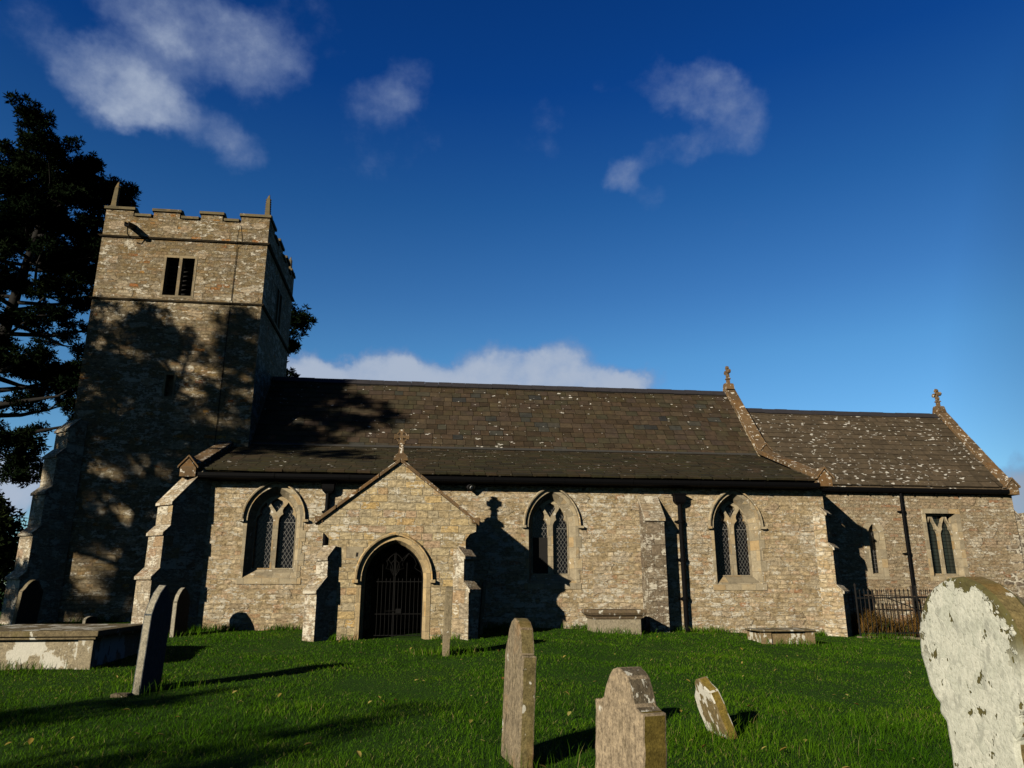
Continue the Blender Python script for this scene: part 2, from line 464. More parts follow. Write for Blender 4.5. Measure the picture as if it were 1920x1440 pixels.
def ground_mat(name):
    m, t = new_mat(name)
    p = t.add('ShaderNodeNewGeometry').outputs['Position']
    n = t.noise(p, 1.3, 5, .6)
    f = t.noise(p, 40, 5, .7)
    c = t.mix(n, (.016, .046, .004), (.030, .075, .006))
    c = t.mix(t.math('MULTIPLY', t.step(f, .5, .7), .6), c, (.010, .016, .004))
    t.pbsdf(c, .95, t.bump(f, 1.0, .03), .1)
    return m


M = {}
M['nave'] = rubble('nave_rubble', cell=(.27, .115), coursed='rubble', lichen=.80, mortar=(.285, .222, .130), mortar_amt=.85, dark=.28, ochre=.25, buried=.38,
                   ramp=[(0, (0.342, 0.254, 0.143)), (.22, (0.456, 0.373, 0.242)), (.42, (0.376, 0.305, 0.198)), (.60, (0.524, 0.441, 0.303)), (.76, (0.388, 0.271, 0.171)), (.90, (0.479, 0.407, 0.286)), (1.0, (0.331, 0.186, 0.099))])
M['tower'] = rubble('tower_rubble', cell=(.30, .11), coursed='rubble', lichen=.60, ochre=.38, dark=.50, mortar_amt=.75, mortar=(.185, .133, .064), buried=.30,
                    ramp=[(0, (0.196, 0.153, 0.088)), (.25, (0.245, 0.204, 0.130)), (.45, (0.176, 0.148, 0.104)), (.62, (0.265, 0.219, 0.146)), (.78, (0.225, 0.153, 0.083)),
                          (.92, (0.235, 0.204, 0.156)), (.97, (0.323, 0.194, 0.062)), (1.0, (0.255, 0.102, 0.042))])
M['chancel'] = rubble('chancel_rubble', cell=(.34, .10), coursed='rubble', lichen=.55, mortar_amt=.75, mortar=(.25, .195, .12), dark=.40, buried=.35,
                      ramp=[(0, (0.274, 0.209, 0.132)), (.3, (0.331, 0.271, 0.187)), (.5, (0.251, 0.203, 0.143)), (.7, (0.353, 0.305, 0.209)), (.88, (0.285, 0.192, 0.121)), (1.0, (0.285, 0.158, 0.088))])
M['porch'] = rubble('porch_stone', cell=(.40, .165), coursed=True, lichen=.50, mortar_amt=.6, mortar=(.27, .215, .13), dark=.30, ochre=.40, bump=.8,
                    ramp=[(0, (0.324, 0.256, 0.148)), (.3, (0.410, 0.338, 0.212)), (.5, (0.356, 0.305, 0.207)), (.68, (0.454, 0.371, 0.217)), (.85, (0.432, 0.305, 0.133)), (.95, (0.378, 0.273, 0.170)), (1.0, (.36, .27, .185))])
M['repointed'] = rubble('repointed_stone', cell=(.30, .14), lichen=0, mortar=(.50, .47, .39), mortar_amt=1.0, mortar_w=.12, dark=.2, ochre=.1, bump=.6, buried=-.8,
                        ramp=[(0, (.11, .092, .07)), (.5, (.16, .13, .10)), (1, (.20, .16, .11))])
M['ashlar'] = ashlar('dressed_stone', (.31, .262, .178), joint=(.42, .27), lichen=.45, ochre=.35, dark=.55)
M['ashlar_warm'] = ashlar('warm_dressed_stone', (.37, .285, .16), ochre=.45)
M['buttress'] = rubble('buttress_stone', cell=(.40, .26), coursed=True, lichen=.95, mortar_amt=.5, dark=.38, bump=.8, ochre=.15)
M['buttress_mid'] = rubble('dark_white_spotted_buttress_stone', cell=(.42, .28), coursed=True, lichen=.80, mortar=(.14, .11, .075), mortar_amt=.6, dark=.45, bump=.8, ochre=.15,
                           ramp=[(0, (.14, .11, .075)), (.4, (.20, .165, .115)), (.7, (.16, .125, .09)), (1, (.24, .20, .145))])
M['buttress_pale'] = rubble('pale_buttress_stone', cell=(.42, .30), coursed=True, lichen=1.02, mortar_amt=.45, dark=.30, bump=.8, ochre=.2)
M['dark_trim'] = ashlar('mossy_shaded_trim_stone', (.075, .062, .042), joint=(.7, .4), lichen=.1, ochre=.3, joints=.3)  # moss blackening, with the string course's shadow also put into the colour
M['belfry'] = ashlar('belfry_stone', (.22, .18, .115), joint=(.5, .35), lichen=.2, ochre=.4, joints=.4)
M['coping'] = ashlar('coping_stone', (.13, .085, .045), joint=(.75, .6), lichen=.85, ochre=.30, dark=.85)
M['parapet'] = ashlar('parapet_stone', (.25, .205, .135), joint=(.62, .33), lichen=.5, ochre=.5, dark=.45)
M['parapet_cap'] = ashlar('mossy_parapet_cap', (.125, .105, .062), joint=(.62, .33), lichen=.3, ochre=.35, dark=.5)
M['slate'] = slates('nave_stone_slates', [(0, (.030, .021, .012)), (.2, (.048, .032, .018)), (.4, (.037, .033, .019)), (.6, (.052, .035, .021)), (.75, (.042, .030, .022)), (.9, (.062, .045, .026)), (.97, (.036, .036, .030)), (1, (.018, .018, .018))], lichen=.10)
M['slate_low'] = slates('aisle_stone_slates', [(0, (.020, .017, .009)), (.3, (.036, .027, .013)), (.6, (.028, .026, .012)), (1, (.048, .032, .017))], lichen=.06, moss=.5)
M['slate_chancel'] = slates('chancel_stone_slates', [(0, (0.053, 0.040, 0.025)), (.5, (0.068, 0.052, 0.033)), (1, (0.080, 0.059, 0.037))], lichen=.55, moss=.1)
M['ridge'] = plain('dark_ridge_tiles', (.030, .028, .030), .6, .4, 6)
M['lead'] = plain('lead_flashing', (.045, .043, .038), .55, .35, 6)
M['iron'] = plain('black_painted_iron', (.003, .003, .0035), .6, .3, 20, .1, .05)
M['rail_iron'] = plain('dull_black_iron', (.012, .0115, .011), .6, .4, 20, .2, .08)
M['iron_grey'] = plain('weathered_iron', (.008, .0078, .0075), .6, .4, 25, .2, .06)
M['rust_iron'] = plain('rusty_iron', (.05, .037, .026), .7, .5, 25, .3, .1)
M['glass'] = plain('dark_leaded_glass', (.004, .004, .005), .25, .3, 3, .3, .5)
M['glass_green'] = plain('greenish_leaded_glass', (.020, .026, .022), .18, .4, 3, .3, .5)
M['cames'] = plain('lead_cames', (.13, .125, .115), .5, .3, 30, .1, .4)
M['void'] = plain('louvre_wood_and_socket_shade', (.010, .009, .008), .9, .4, 8)
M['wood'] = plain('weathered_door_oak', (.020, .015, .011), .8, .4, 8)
M['lamp'] = plain('black_lamp_plastic', (.02, .02, .022), .35, .2, 10, .1, .5)
M['lens'] = plain('lamp_glass', (.45, .46, .46), .2, .1, 5, .05, .5)
M['h_brown'] = gravestone('brown_sandstone', (.265, .21, .14), streak=.75, lichen=.26, moss=.08, streak_dark=.36)
M['h_brown_edge'] = gravestone('mossy_edge', (.13, .098, .022), streak=.15, lichen=.10, moss=.6)
M['h_mottled_top'] = gravestone('mottled_dark_top', (.11, .09, .06), streak=.1, lichen=.85, moss=.3, lichen_scale=22, bump=1.2)
M['h_tall'] = gravestone('runnelled_stone', (.215, .175, .115), streak=.95, lichen=.2, moss=.15, rust=.35, streak_dark=.25)
M['h_tall_edge'] = gravestone('lichened_olive_edge', (.145, .118, .052), streak=.15, lichen=.42, moss=.5, rust=.15, lichen_scale=14)
M['h_lean'] = gravestone('white_blotched_stone', (.15, .115, .055), streak=.3, lichen=1.18, moss=.35, lichen_scale=9)
M['h_lean_edge'] = gravestone('olive_edge', (.16, .115, .025), streak=.05, lichen=.02, moss=.5)
M['h_slate'] = gravestone('dark_slate_stone', (.070, .080, .088), streak=.15, lichen=.05, moss=.05)
M['h_slate_edge'] = gravestone('pale_slate_edge', (.30, .275, .21), streak=.25, lichen=.35, moss=.1)
M['h_dark'] = gravestone('dark_weathered_stone', (.085, .075, .055), streak=.2, lichen=.1, moss=.3)
M['h_black'] = gravestone('black_slate_stone', (.016, .016, .016), streak=.2, lichen=.02, moss=.1)
M['h_post'] = gravestone('grey_brown_stone', (.20, .165, .105), streak=.4, lichen=.35, moss=.45)
M['h_white'] = white_lichen('white_lichen_crust')
M['h_moss'] = gravestone('mossy_stone_edge', (.16, .125, .055), streak=.05, lichen=.25, moss=.55, rust=.25, lichen_scale=16, bump=1.0)
M['tomb'] = gravestone('tomb_panel', (.27, .23, .155), streak=.15, lichen=1.12, moss=.08, lichen_scale=3.0)
M['tomb_lid'] = gravestone('tomb_lid_stone', (.15, .12, .07), streak=.05, lichen=.90, moss=.35, lichen_scale=4)
M['tomb_lid_dark'] = gravestone('dark_moulded_lid', (.13, .095, .058), streak=.05, lichen=.62, moss=.2, lichen_scale=9)
M['tomb_plain'] = gravestone('smooth_tomb_stone', (.26, .225, .16), streak=.15, lichen=.15, moss=.1)
M['tomb_low'] = gravestone('lichened_chest_stone', (.19, .14, .075), streak=.15, lichen=1.02, moss=.2, lichen_scale=6)
M['ground'] = ground_mat('turf_soil')
M['grass'] = leaf_mat('grass_blades', (.020, .064, .003), (.074, .172, .007), odd=(.20, .19, .07), trans=.3)
M['leaf'] = leaf_mat('fallen_leaf', (.20, .15, .03), (.34, .30, .09), odd=(.14, .05, .02), trans=.2)
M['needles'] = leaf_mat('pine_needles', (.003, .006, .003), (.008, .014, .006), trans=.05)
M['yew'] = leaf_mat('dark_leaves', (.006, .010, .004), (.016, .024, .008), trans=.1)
M['bark'] = plain('pine_bark', (.006, .005, .004), .9, .5, 3, .8)
M['bracken'] = leaf_mat('dead_bracken', (.07, .042, .014), (.19, .105, .028), odd=(.05, .08, .02), trans=.25)
M['kerb'] = gravestone('kerb_stone', (.20, .17, .11), lichen=.3, moss=.3)

# ------------------------------------------------------------------ mesh builder


class MB:
    def __init__(self):
        self.v, self.f, self.m = [], [], []

    def poly(self, pts, mi=0):
        i = len(self.v)
        self.v += [tuple(p) for p in pts]
        self.f.append(tuple(range(i, i + len(pts))))
        self.m.append(mi)

    def box(self, x0, x1, y0, y1, z0, z1, mi=0):
        i = len(self.v)
        self.v += [(x, y, z) for z in (z0, z1) for y in (y0, y1) for x in (x0, x1)]
        for q in ((0, 2, 3, 1), (4, 5, 7, 6), (0, 1, 5, 4), (2, 6, 7, 3), (0, 4, 6, 2), (1, 3, 7, 5)):
            self.f.append(tuple(i + k for k in q))
            self.m.append(mi)

    def prism(self, pts, d, mi=0, mi_back=None, mi_side=None):
        """planar polygon pts (3d) extruded by vector d"""
        n = len(pts)
        i = len(self.v)
        d = Vector(d)
        self.v += [tuple(Vector(p)) for p in pts] + [tuple(Vector(p) + d) for p in pts]
        self.f.append(tuple(range(i, i + n)))
        self.m.append(mi)
        self.f.append(tuple(range(i + 2 * n - 1, i + n - 1, -1)))
        self.m.append(mi if mi_back is None else mi_back)
        for k in range(n):
            k2 = (k + 1) % n
            self.f.append((i + k2, i + k, i + n + k, i + n + k2))
            self.m.append(mi if mi_side is None else (mi_side[k] if isinstance(mi_side, list) else mi_side))

    def tube(self, path, r, n=8, mi=0, cap=True):
        path = [Vector(p) for p in path]
        rs = r if isinstance(r, (list, tuple)) else [r] * len(path)
        rings = []
        for k, p in enumerate(path):
            a = path[max(0, k - 1)]
            b = path[min(len(path) - 1, k + 1)]
            t = (b - a).normalized()
            up = Vector((0, 0, 1)) if abs(t.z) < .9 else Vector((1, 0, 0))
            u = t.cross(up).normalized()
            w = u.cross(t)
            i = len(self.v)
            for j in range(n):
                an = 2 * math.pi * j / n
                self.v.append(tuple(p + (u * math.cos(an) + w * math.sin(an)) * rs[k]))
            rings.append(i)
        for a, b in zip(rings[:-1], rings[1:]):
            for j in range(n):
                j2 = (j + 1) % n
                self.f.append((a + j, a + j2, b + j2, b + j))
                self.m.append(mi)
        if cap:
            self.f.append(tuple(rings[0] + j for j in range(n - 1, -1, -1)))
            self.m.append(mi)
            self.f.append(tuple(rings[-1] + j for j in range(n)))
            self.m.append(mi)

    def holed(self, outer, holes, to3, depth, mi=0):
        """2d outline with holes -> front face, back face, outer rim and reveals; to3(u, v, w)"""
        loops = [outer] + holes
        flat = [p for lp in loops for p in lp]
        tris = tessellate_polygon([[Vector((p[0], p[1], 0)) for p in lp] for lp in loops])
        i = len(self.v)
        n = len(flat)
        self.v += [tuple(to3(p[0], p[1], 0)) for p in flat] + [tuple(to3(p[0], p[1], depth)) for p in flat]
        for a, b, c in tris:
            self.f.append((i + a, i + b, i + c))
            self.m.append(mi)
            self.f.append((i + n + c, i + n + b, i + n + a))
            self.m.append(mi)
        o = 0
        for lp in loops:
            for k in range(len(lp)):
                k2 = (k + 1) % len(lp)
                self.f.append((i + o + k, i + o + k2, i + n + o + k2, i + n + o + k))
                self.m.append(mi)
            o += len(lp)

    def loft(self, rings, closed=True, mi=0):
        idx = []
        for r in rings:
            i = len(self.v)
            self.v += [tuple(p) for p in r]
            idx.append(i)
        n = len(rings[0])
        for a, b in zip(idx[:-1], idx[1:]):
            for k in range(n if closed else n - 1):
                k2 = (k + 1) % n
                self.f.append((a + k, a + k2, b + k2, b + k))
                self.m.append(mi)

    def build(self, name, mats, parent=None, loc=(0, 0, 0), bevel=0, smooth=False, uvoff=None, fix=True):
        """vertices are in world space; loc is the object's world origin"""
        me = bpy.data.meshes.new(name)
        L = Vector(loc)
        me.from_pydata([tuple(Vector(p) - L) for p in self.v], [], self.f)
        if not isinstance(mats, list):
            mats = [mats]
        for m in mats:
            me.materials.append(m)
        me.polygons.foreach_set('material_index', self.m)
        bm = bmesh.new()
        bm.from_mesh(me)
        if fix:
            bmesh.ops.recalc_face_normals(bm, faces=bm.faces)
        if bevel:
            es = [e for e in bm.edges if len(e.link_faces) == 2 and e.calc_face_angle(0) > .4]
            bmesh.ops.bevel(bm, geom=es, offset=bevel, segments=2, affect='EDGES', profile=.6)
        uvl = bm.loops.layers.uv.new('UVMap')
        off = uvoff or (rnd.uniform(0, 40), rnd.uniform(0, 40))
        bm.normal_update()
        for f in bm.faces:
            n = f.normal
            if abs(n.z) > .985:
                t = Vector((1, 0, 0))
            else:
                t = Vector((-n.y, n.x, 0)).normalized()
            b = n.cross(t)
            if b.z < 0 or (abs(n.z) > .985 and b.y < 0):
                b = -b
            # no mirrored seams between faces that look the same way
            for lp in f.loops:
                co = lp.vert.co + L
                lp[uvl].uv = (co.dot(t) + off[0] + n.x * 7.3, co.dot(b) + off[1])
            f.smooth = smooth
        bm.to_mesh(me)
        bm.free()
        o = bpy.data.objects.new(name, me)
        COL.objects.link(o)
        if parent is not None:
            o.parent = parent
            o.location = L - WORLD[parent.name]
        else:
            o.location = L
        WORLD[o.name] = L
        return o


WORLD = {}


def tag(o, label=None, cat=None, group=None, kind=None):
    if label:
        o['label'] = label
    if cat:
        o['category'] = cat
    if group:
        o['group'] = group
    if kind:
        o['kind'] = kind
    return o


def empty(name, loc, label, cat, group=None):
    o = bpy.data.objects.new(name, None)
    COL.objects.link(o)
    o.empty_display_size = .2
    o.location = loc
    WORLD[o.name] = Vector(loc)
    return tag(o, label, cat, group)


def copy_part(o, parent, loc, deep=True):
    c = o.copy()
    COL.objects.link(c)
    c.parent = parent
    L = Vector(loc)
    c.location = L - (WORLD[parent.name] if parent else Vector())
    WORLD[c.name] = L
    if deep:
        for ch in list(o.children):
            if ch.name in WORLD:
                d = ch.copy()
                COL.objects.link(d)
                d.parent = c
                d.location = ch.location
                WORLD[d.name] = L + ch.location
    return c


def raw_mesh(name, verts, faces4=None, faces3=None, mat=None, parent=None, loc=(0, 0, 0)):
    """fast mesh from numpy arrays (world space)"""
    me = bpy.data.meshes.new(name)
    verts = np.asarray(verts, dtype=np.float32) - np.asarray(loc, dtype=np.float32)
    parts, starts, tot = [], [], []
    pos = 0
    for fa, k in ((faces4, 4), (faces3, 3)):
        if fa is None or len(fa) == 0:
            continue
        fa = np.asarray(fa, dtype=np.int32)
        parts.append(fa.ravel())
        starts.append(pos + np.arange(len(fa), dtype=np.int32) * k)
        pos += fa.size
    li = np.concatenate(parts)
    st = np.concatenate(starts)
    me.vertices.add(len(verts))
    me.vertices.foreach_set('co', verts.ravel())
    me.loops.add(len(li))
    me.loops.foreach_set('vertex_index', li)
    me.polygons.add(len(st))
    me.polygons.foreach_set('loop_start', st.astype(np.int32))
    me.update(calc_edges=True)
    me.validate()
    me.materials.append(mat)
    o = bpy.data.objects.new(name, me)
    COL.objects.link(o)
    L = Vector(loc)
    if parent is not None:
        o.parent = parent
        o.location = L - WORLD[parent.name]
    else:
        o.location = L
    WORLD[o.name] = L
    return o


# ------------------------------------------------------------------ ground


def softplus(t):
    return np.logaddexp(0, t * 2) / 2


def hill(x, y):
    x = np.asarray(x, dtype=float)
    y = np.asarray(y, dtype=float)
    z = 0.03 * (np.clip(y, -15, 24) - 3) - 0.035 * (softplus(x - 4) - softplus(x - 13))
    lump = .018 * np.sin(x * 1.7 + .6 * y) * np.sin(y * 1.3 + .4) + .010 * np.sin(x * 4.1 + 1.0) * np.sin(y * 3.7)
    near = np.clip((60 - np.hypot(x, y)) / 30, 0, 1)
    return z * np.clip((120 - np.hypot(x, y)) / 60, 0, 1) + lump * near


def make_ground():
    def axis(lo, hi, fine, flo, fhi):
        a = list(np.arange(flo, fhi + fine / 2, fine))
        s, p = fine, fhi
        up = []
        while p < hi:
            s *= 1.35
            p += s
            up.append(min(p, hi))
        s, p = fine, flo
        dn = []
        while p > lo:
            s *= 1.35
            p -= s
            dn.append(max(p, lo))
        return np.array(dn[::-1] + a + up)
    xs = axis(-900, 900, .3, -20, 26)
    ys = axis(-400, 1400, .3, -2, 26)
    X, Y = np.meshgrid(xs, ys)
    V = np.stack([X, Y, hill(X, Y)], -1).reshape(-1, 3)
    nx, ny = len(xs), len(ys)
    i = (np.arange(ny - 1)[:, None] * nx + np.arange(nx - 1)[None, :]).ravel()
    F = np.stack([i, i + 1, i + nx + 1, i + nx], -1)
    o = raw_mesh('ground', V, F, None, M['ground'])
    o.data.polygons.foreach_set('use_smooth', [True] * len(o.data.polygons))
    tag(o, kind='structure')


make_ground()


def gz(x, y):
    return float(hill(x, y))


# ------------------------------------------------------------------ church
WA, WN, WT, WP = 19.3, 21.75, 22.1, 16.75           # south faces: aisle, chancel, tower, porch
church = empty('church', (2.0, 22.0, .45), 'old stone parish church with square west tower, gabled porch, long slate roof and lower chancel', 'church')


def arch_pts(cx, a, sill, spring, rise, n=9):
    """pointed arch outline, from bottom left up over the point and down"""
    rad = (a * a + rise * rise) / (2 * a)
    pts = [(cx - a, sill)]
    th = math.atan2(rise, rad - a)
    for k in range(n + 1):
        an = th * k / n
        pts.append((cx - a + rad - rad * math.cos(an), spring + rad * math.sin(an)))
    for k in range(n - 1, -1, -1):
        an = th * k / n
        pts.append((cx + a - rad + rad * math.cos(an), spring + rad * math.sin(an)))
    pts.append((cx + a, sill))
    return pts


def south(y):
    return lambda u, v, w: (u, y + w, v)


LOW = -.6
# windows: (cx, half width, sill front, springing, rise)
AW = [(-3.62, .64, 1.70, 3.13, .80), (3.42, .62, 1.58, 3.04, .88), (8.42, .62, 1.55, 3.06, .88)]
DOOR = (-.515, .70, 0.2, 1.66, .83)


def wall_parts():
    # aisle: south wall with three window holes and the inner porch door left as dark oak
    b = MB()
    holes = [arch_pts(c, a, s, sp, r) for c, a, s, sp, r in AW]
    b.holed([(-5.6, LOW), (11.0, LOW), (11.0, 4.24), (-5.6, 4.24)], holes, south(WA), .5)
    b.prism([(-5.6, WA + .5, LOW), (-5.6, WT, LOW), (-5.6, WT, 5.36), (-5.6, WA, 4.24), (-5.6, WA + .5, 4.24)], (.5, 0, 0))
    b.build('aisle_wall', M['nave'], church, (2, WA, 0))
    # nave: east gable, clerestory-less north side, west wall beside the tower
    b = MB()
    b.prism([(10.55, WA + .5, LOW), (10.55, 26.9, LOW), (10.55, 26.9, 5.50), (10.55, 24.6, 8.10), (10.55, 22.4, 5.46), (10.55, WA + .5, 4.36)], (.45, 0, 0))
    b.box(-5.0, 10.55, 26.5, 26.9, LOW, 5.4)
    b.build('nave_wall', M['nave'], church, (2, 24, 0))
    # chancel
    b = MB()
    h1 = arch_pts(13.92, .17, 1.86, 3.05, .32, 6)
    h2 = [(15.75, 1.78), (16.78, 1.78), (16.78, 3.72), (15.75, 3.72)]
    b.holed([(11.0, LOW), (18.85, LOW), (18.85, 4.52), (11.0, 4.52)], [h1, h2], south(WN), .5)
    b.prism([(18.4, WN + .5, LOW), (18.4, 26.6, LOW), (18.4, 26.6, 4.75), (18.4, 24.3, 7.32), (18.4, WN, 4.52), (18.4, WN + .5, 4.52)], (.45, 0, 0))
    b.box(11.0, 18.4, 26.2, 26.6, LOW, 4.6)
    b.build('chancel_wall', M['chancel'], church, (15, WN, 0))
    # porch
    b = MB()
    cx, a, s, sp, r = DOOR
    out = [(-1.95, LOW), (-1.95, 2.50), (-2.06, 2.62), (-2.20, 2.68), (-2.20, 2.86), (-.475, 4.20), (1.25, 2.86), (1.25, 2.68), (1.11, 2.62), (1.02, 2.50), (1.02, LOW)]
    b.holed(out, [arch_pts(cx, a, s, sp, r)], south(WP), .42)
    b.box(-1.95, -1.5, WP + .42, WA - .004, LOW, 2.86)
    b.box(.57, 1.02, WP + .42, WA - .004, LOW, 2.86)
    b.build('porch_wall', M['porch'], church, (-.5, WP, 0))
    # tower, hollow box with belfry openings south and east
    b = MB()
    x0, x1, y1 = -9.97, -5.05, 26.9
    hs = [[(-8.02, 10.02), (-7.14, 10.02), (-7.14, 11.30), (-8.02, 11.30)], [(-7.58, 6.86), (-7.34, 6.86), (-7.34, 7.54), (-7.58, 7.54)]]
    b.holed([(x0, LOW), (x1, LOW), (x1, 12.6), (x0, 12.6)], hs, south(WT), .6)
    b.holed([(WT + .6, LOW), (y1, LOW), (y1, 12.6), (WT + .6, 12.6)], [[(24.1, 10.02), (25.0, 10.02), (25.0, 11.30), (24.1, 11.30)]], lambda u, v, w: (x1 - w, u, v), .6)
    b.box(x0, x0 + .6, WT + .6, y1, LOW, 12.6)
    b.box(x0 + .6, x1 - .6, y1 - .6, y1, LOW, 12.6)
    b.box(x0 + .6, x1 - .6, WT + .6, y1 - .6, 11.9, 12.1)
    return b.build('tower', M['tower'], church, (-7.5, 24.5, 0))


tower = wall_parts()


def tower_details():
    x0, x1, y1 = -9.97, -5.05, 26.9
    for z, pr, h, sl in ((11.86, .09, .055, .03), (9.82, .08, .05, .03)):
        b = MB()
        for (p0, p1, nrm) in (((x0, WT), (x1, WT), (0, -1)), ((x1, WT), (x1, y1), (1, 0)), ((x0, y1), (x0, WT), (-1, 0)), ((x1, y1), (x0, y1), (0, 1))):
            ex = Vector((p1[0] - p0[0], p1[1] - p0[1], 0)).normalized()
            n = Vector((*nrm, 0))
            A, B = Vector((*p0, 0)), Vector((*p1, 0))
            rings = []
            for (o_, zz) in ((0, z), (pr * .55, z), (pr, z + .04), (pr, z + h * .55), (0, z + h + sl)):
                rings.append([A + n * o_ - ex * o_ + Vector((0, 0, zz)), B + n * o_ + ex * o_ + Vector((0, 0, zz))])
            for ra, rb in zip(rings[:-1], rings[1:]):
                b.poly([ra[0], ra[1], rb[1], rb[0]])
        b.build('string_course', M['dark_trim'], tower, (-7.5, 24.5, z))
    # battlements
    S = [(-9.97, -9.16), (-8.56, -7.78), (-7.14, -6.49), (-5.92, -5.05)]
    Ee = [(WT, 23.0), (23.75, 24.5), (25.1, 25.75), (26.2, y1)]
    b = MB()
    t = .32
    zc, zm = 12.6, 12.80

    def runs(seg, lo, hi, put):
        for k, (a, c) in enumerate(seg):
            put(a, c, zm)
            if k < len(seg) - 1:
                put(c, seg[k + 1][0], zc)

    def s_side(ya, yb, oy):
        def put(a, c, z):
            if z > zc:
                b = MB()
                b.box(a, c, ya, yb, zc + .004, z)
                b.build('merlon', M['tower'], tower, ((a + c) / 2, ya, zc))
            cop = MB()
            cop.box(a - (.05 if z > zc else -.052), c + (.05 if z > zc else -.052), ya - .055, yb + .055, z + .002, z + .095)
            cop.prism([(a - (.04 if z > zc else -.054), ya - .03, z + .097), (a - (.04 if z > zc else -.054), yb + .03, z + .097), (a - (.04 if z > zc else -.054), (ya + yb) / 2, z + .165)],
                      (c - a + (.08 if z > zc else -.108), 0, 0))
            cop.build('battlement_coping', M['parapet_cap'], tower, ((a + c) / 2, ya, z), bevel=.012)
        return put
    runs(S, 0, 0, s_side(WT, WT + t, 1))
    runs(S, 0, 0, s_side(y1 - t, y1, 1))

    def e_side(xa, xb):
        def put(a, c, z):
            a2, c2 = max(a, WT + t + .06), min(c, y1 - t - .06)
            if c2 - a2 < .1:
                return
            if z > zc:
                b = MB()
                b.box(xa, xb, a2, c2, zc + .004, z)
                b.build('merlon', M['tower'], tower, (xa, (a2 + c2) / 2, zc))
            cop = MB()
            cop.box(xa - .055, xb + .055, a2 - (.05 if z > zc else -.052), c2 + (.05 if z > zc else -.052), z + .002, z + .095)
            cop.prism([(xa - .03, a2, z + .097), (xb + .03, a2, z + .097), ((xa + xb) / 2, a2, z + .165)], (0, c2 - a2, 0))
            cop.build('battlement_coping', M['parapet_cap'], tower, (xa, (a2 + c2) / 2, z), bevel=.012)
        return put
    runs(Ee, 0, 0, e_side(x1 - t, x1))
    runs(Ee, 0, 0, e_side(x0, x0 + t))
    # broken pinnacles at the corners
    for k, (px, py, hh) in enumerate(((x0 + .14, WT + .16, .88), (x1 - .11, WT + .16, .74), (x1 - .16, y1 - .2, .62), (x0 + .2, y1 - .2, .5))):
        b = MB()
        z = 12.87
        rings = []
        tip = (.02, -.02, 0, 0)[k]
        for (f, s) in ((0, .115), (.10, .10), (.14, .078), (.55, .066), (.86, .055), (1, .03)):
            rings.append([Vector((px + dx * s + tip * f, py + dy * s, z + f * hh + (.05 * (dx + 1) if f == 1 else 0))) for dx, dy in ((-1, -1), (1, -1), (1, 1), (-1, 1))])
        b.loft(rings)
        b.poly(rings[-1])
        b.poly(rings[0][::-1])
        for q in range(7):                                     # worn crockets
            f = .2 + .11 * q
            s = .072 - .02 * f
            for sx in ((1,) if k == 0 else (-1, 1)):
                xx = px + tip * f + sx * s
                b.box(xx - .028, xx + .028, py - .03, py + .03, z + f * hh, z + f * hh + .045)
        b.build('pinnacle', M['parapet_cap'], tower, (px, py, z), bevel=.012)
    # belfry windows: surround, mullion, louvres
    b = MB()
    b.holed([(-8.07, 9.97), (-7.09, 9.97), (-7.09, 11.36), (-8.07, 11.36)], [[(-8.0, 10.04), (-7.62, 10.04), (-7.62, 11.28), (-8.0, 11.28)], [(-7.53, 10.04), (-7.16, 10.04), (-7.16, 11.28), (-7.53, 11.28)]],
            south(WT - .012), .25)
    w = b.build('belfry_window', M['belfry'], church, (-7.58, WT, 10.6))
    b = MB()
    for k in range(9):
        z = 10.02 + k * .15
        b.poly([(-8.01, WT + .30, z), (-7.15, WT + .30, z), (-7.15, WT + .46, z + .14), (-8.01, WT + .46, z + .14)])
    b.box(-8.015, -7.145, WT + .47, WT + .49, 10.0, 11.3)
    b.build('louvre', M['void'], w, (-7.58, WT + .3, 10.6))
    b = MB()
    ex = lambda u, v, w_: (x1 + .012 - w_, u, v)
    b.holed([(24.04, 9.97), (25.06, 9.97), (25.06, 11.36), (24.04, 11.36)], [[(24.12, 10.04), (24.5, 10.04), (24.5, 11.28), (24.12, 11.28)], [(24.6, 10.04), (24.98, 10.04), (24.98, 11.28), (24.6, 11.28)]], ex, .25)
    w = b.build('belfry_window', M['belfry'], church, (x1, 24.55, 10.6))
    b = MB()
    for k in range(9):
        z = 10.02 + k * .15
        b.poly([(x1 - .30, 24.11, z), (x1 - .30, 24.99, z), (x1 - .46, 24.99, z + .14), (x1 - .46, 24.11, z + .14)])
    b.box(x1 - .49, x1 - .47, 24.105, 24.995, 10.0, 11.3)
    b.build('louvre', M['void'], w, (x1 - .3, 24.55, 10.6))
    b = MB()
    b.holed([(-7.63, 6.80), (-7.29, 6.80), (-7.29, 7.60), (-7.63, 7.60)], [[(-7.57, 6.87), (-7.35, 6.87), (-7.35, 7.53), (-7.57, 7.53)]], south(WT - .01), .2)
    b.box(-7.6, -7.32, WT + .3, WT + .32, 6.8, 7.6)
    tag(b.build('slit_window', M['belfry'], church, (-7.46, WT, 7.2)), 'narrow slit window in the tower below the belfry')
    # water spout through the parapet
    b = MB()
    b.prism([(-9.20, WT + .1, 12.20), (-9.02, WT + .1, 12.20), (-9.03, WT - .52, 12.02), (-9.17, WT - .52, 12.02)], (0, 0, .05))
    b.prism([(-9.20, WT + .1, 12.252), (-9.165, WT + .1, 12.252), (-9.14, WT - .52, 12.072), (-9.17, WT - .52, 12.072)], (0, 0, .08))
    b.prism([(-9.055, WT + .1, 12.252), (-9.02, WT + .1, 12.252), (-9.03, WT - .52, 12.072), (-9.06, WT - .52, 12.072)], (0, 0, .08))
    b.tube([(-9.11, WT - .40, 12.03), (-9.11, WT - .32, 11.84), (-9.05, WT - .13, 11.78)], .018, 6)
    b.build('water_spout', M['iron'], tower, (-9.11, WT, 12.1))
    b = MB()
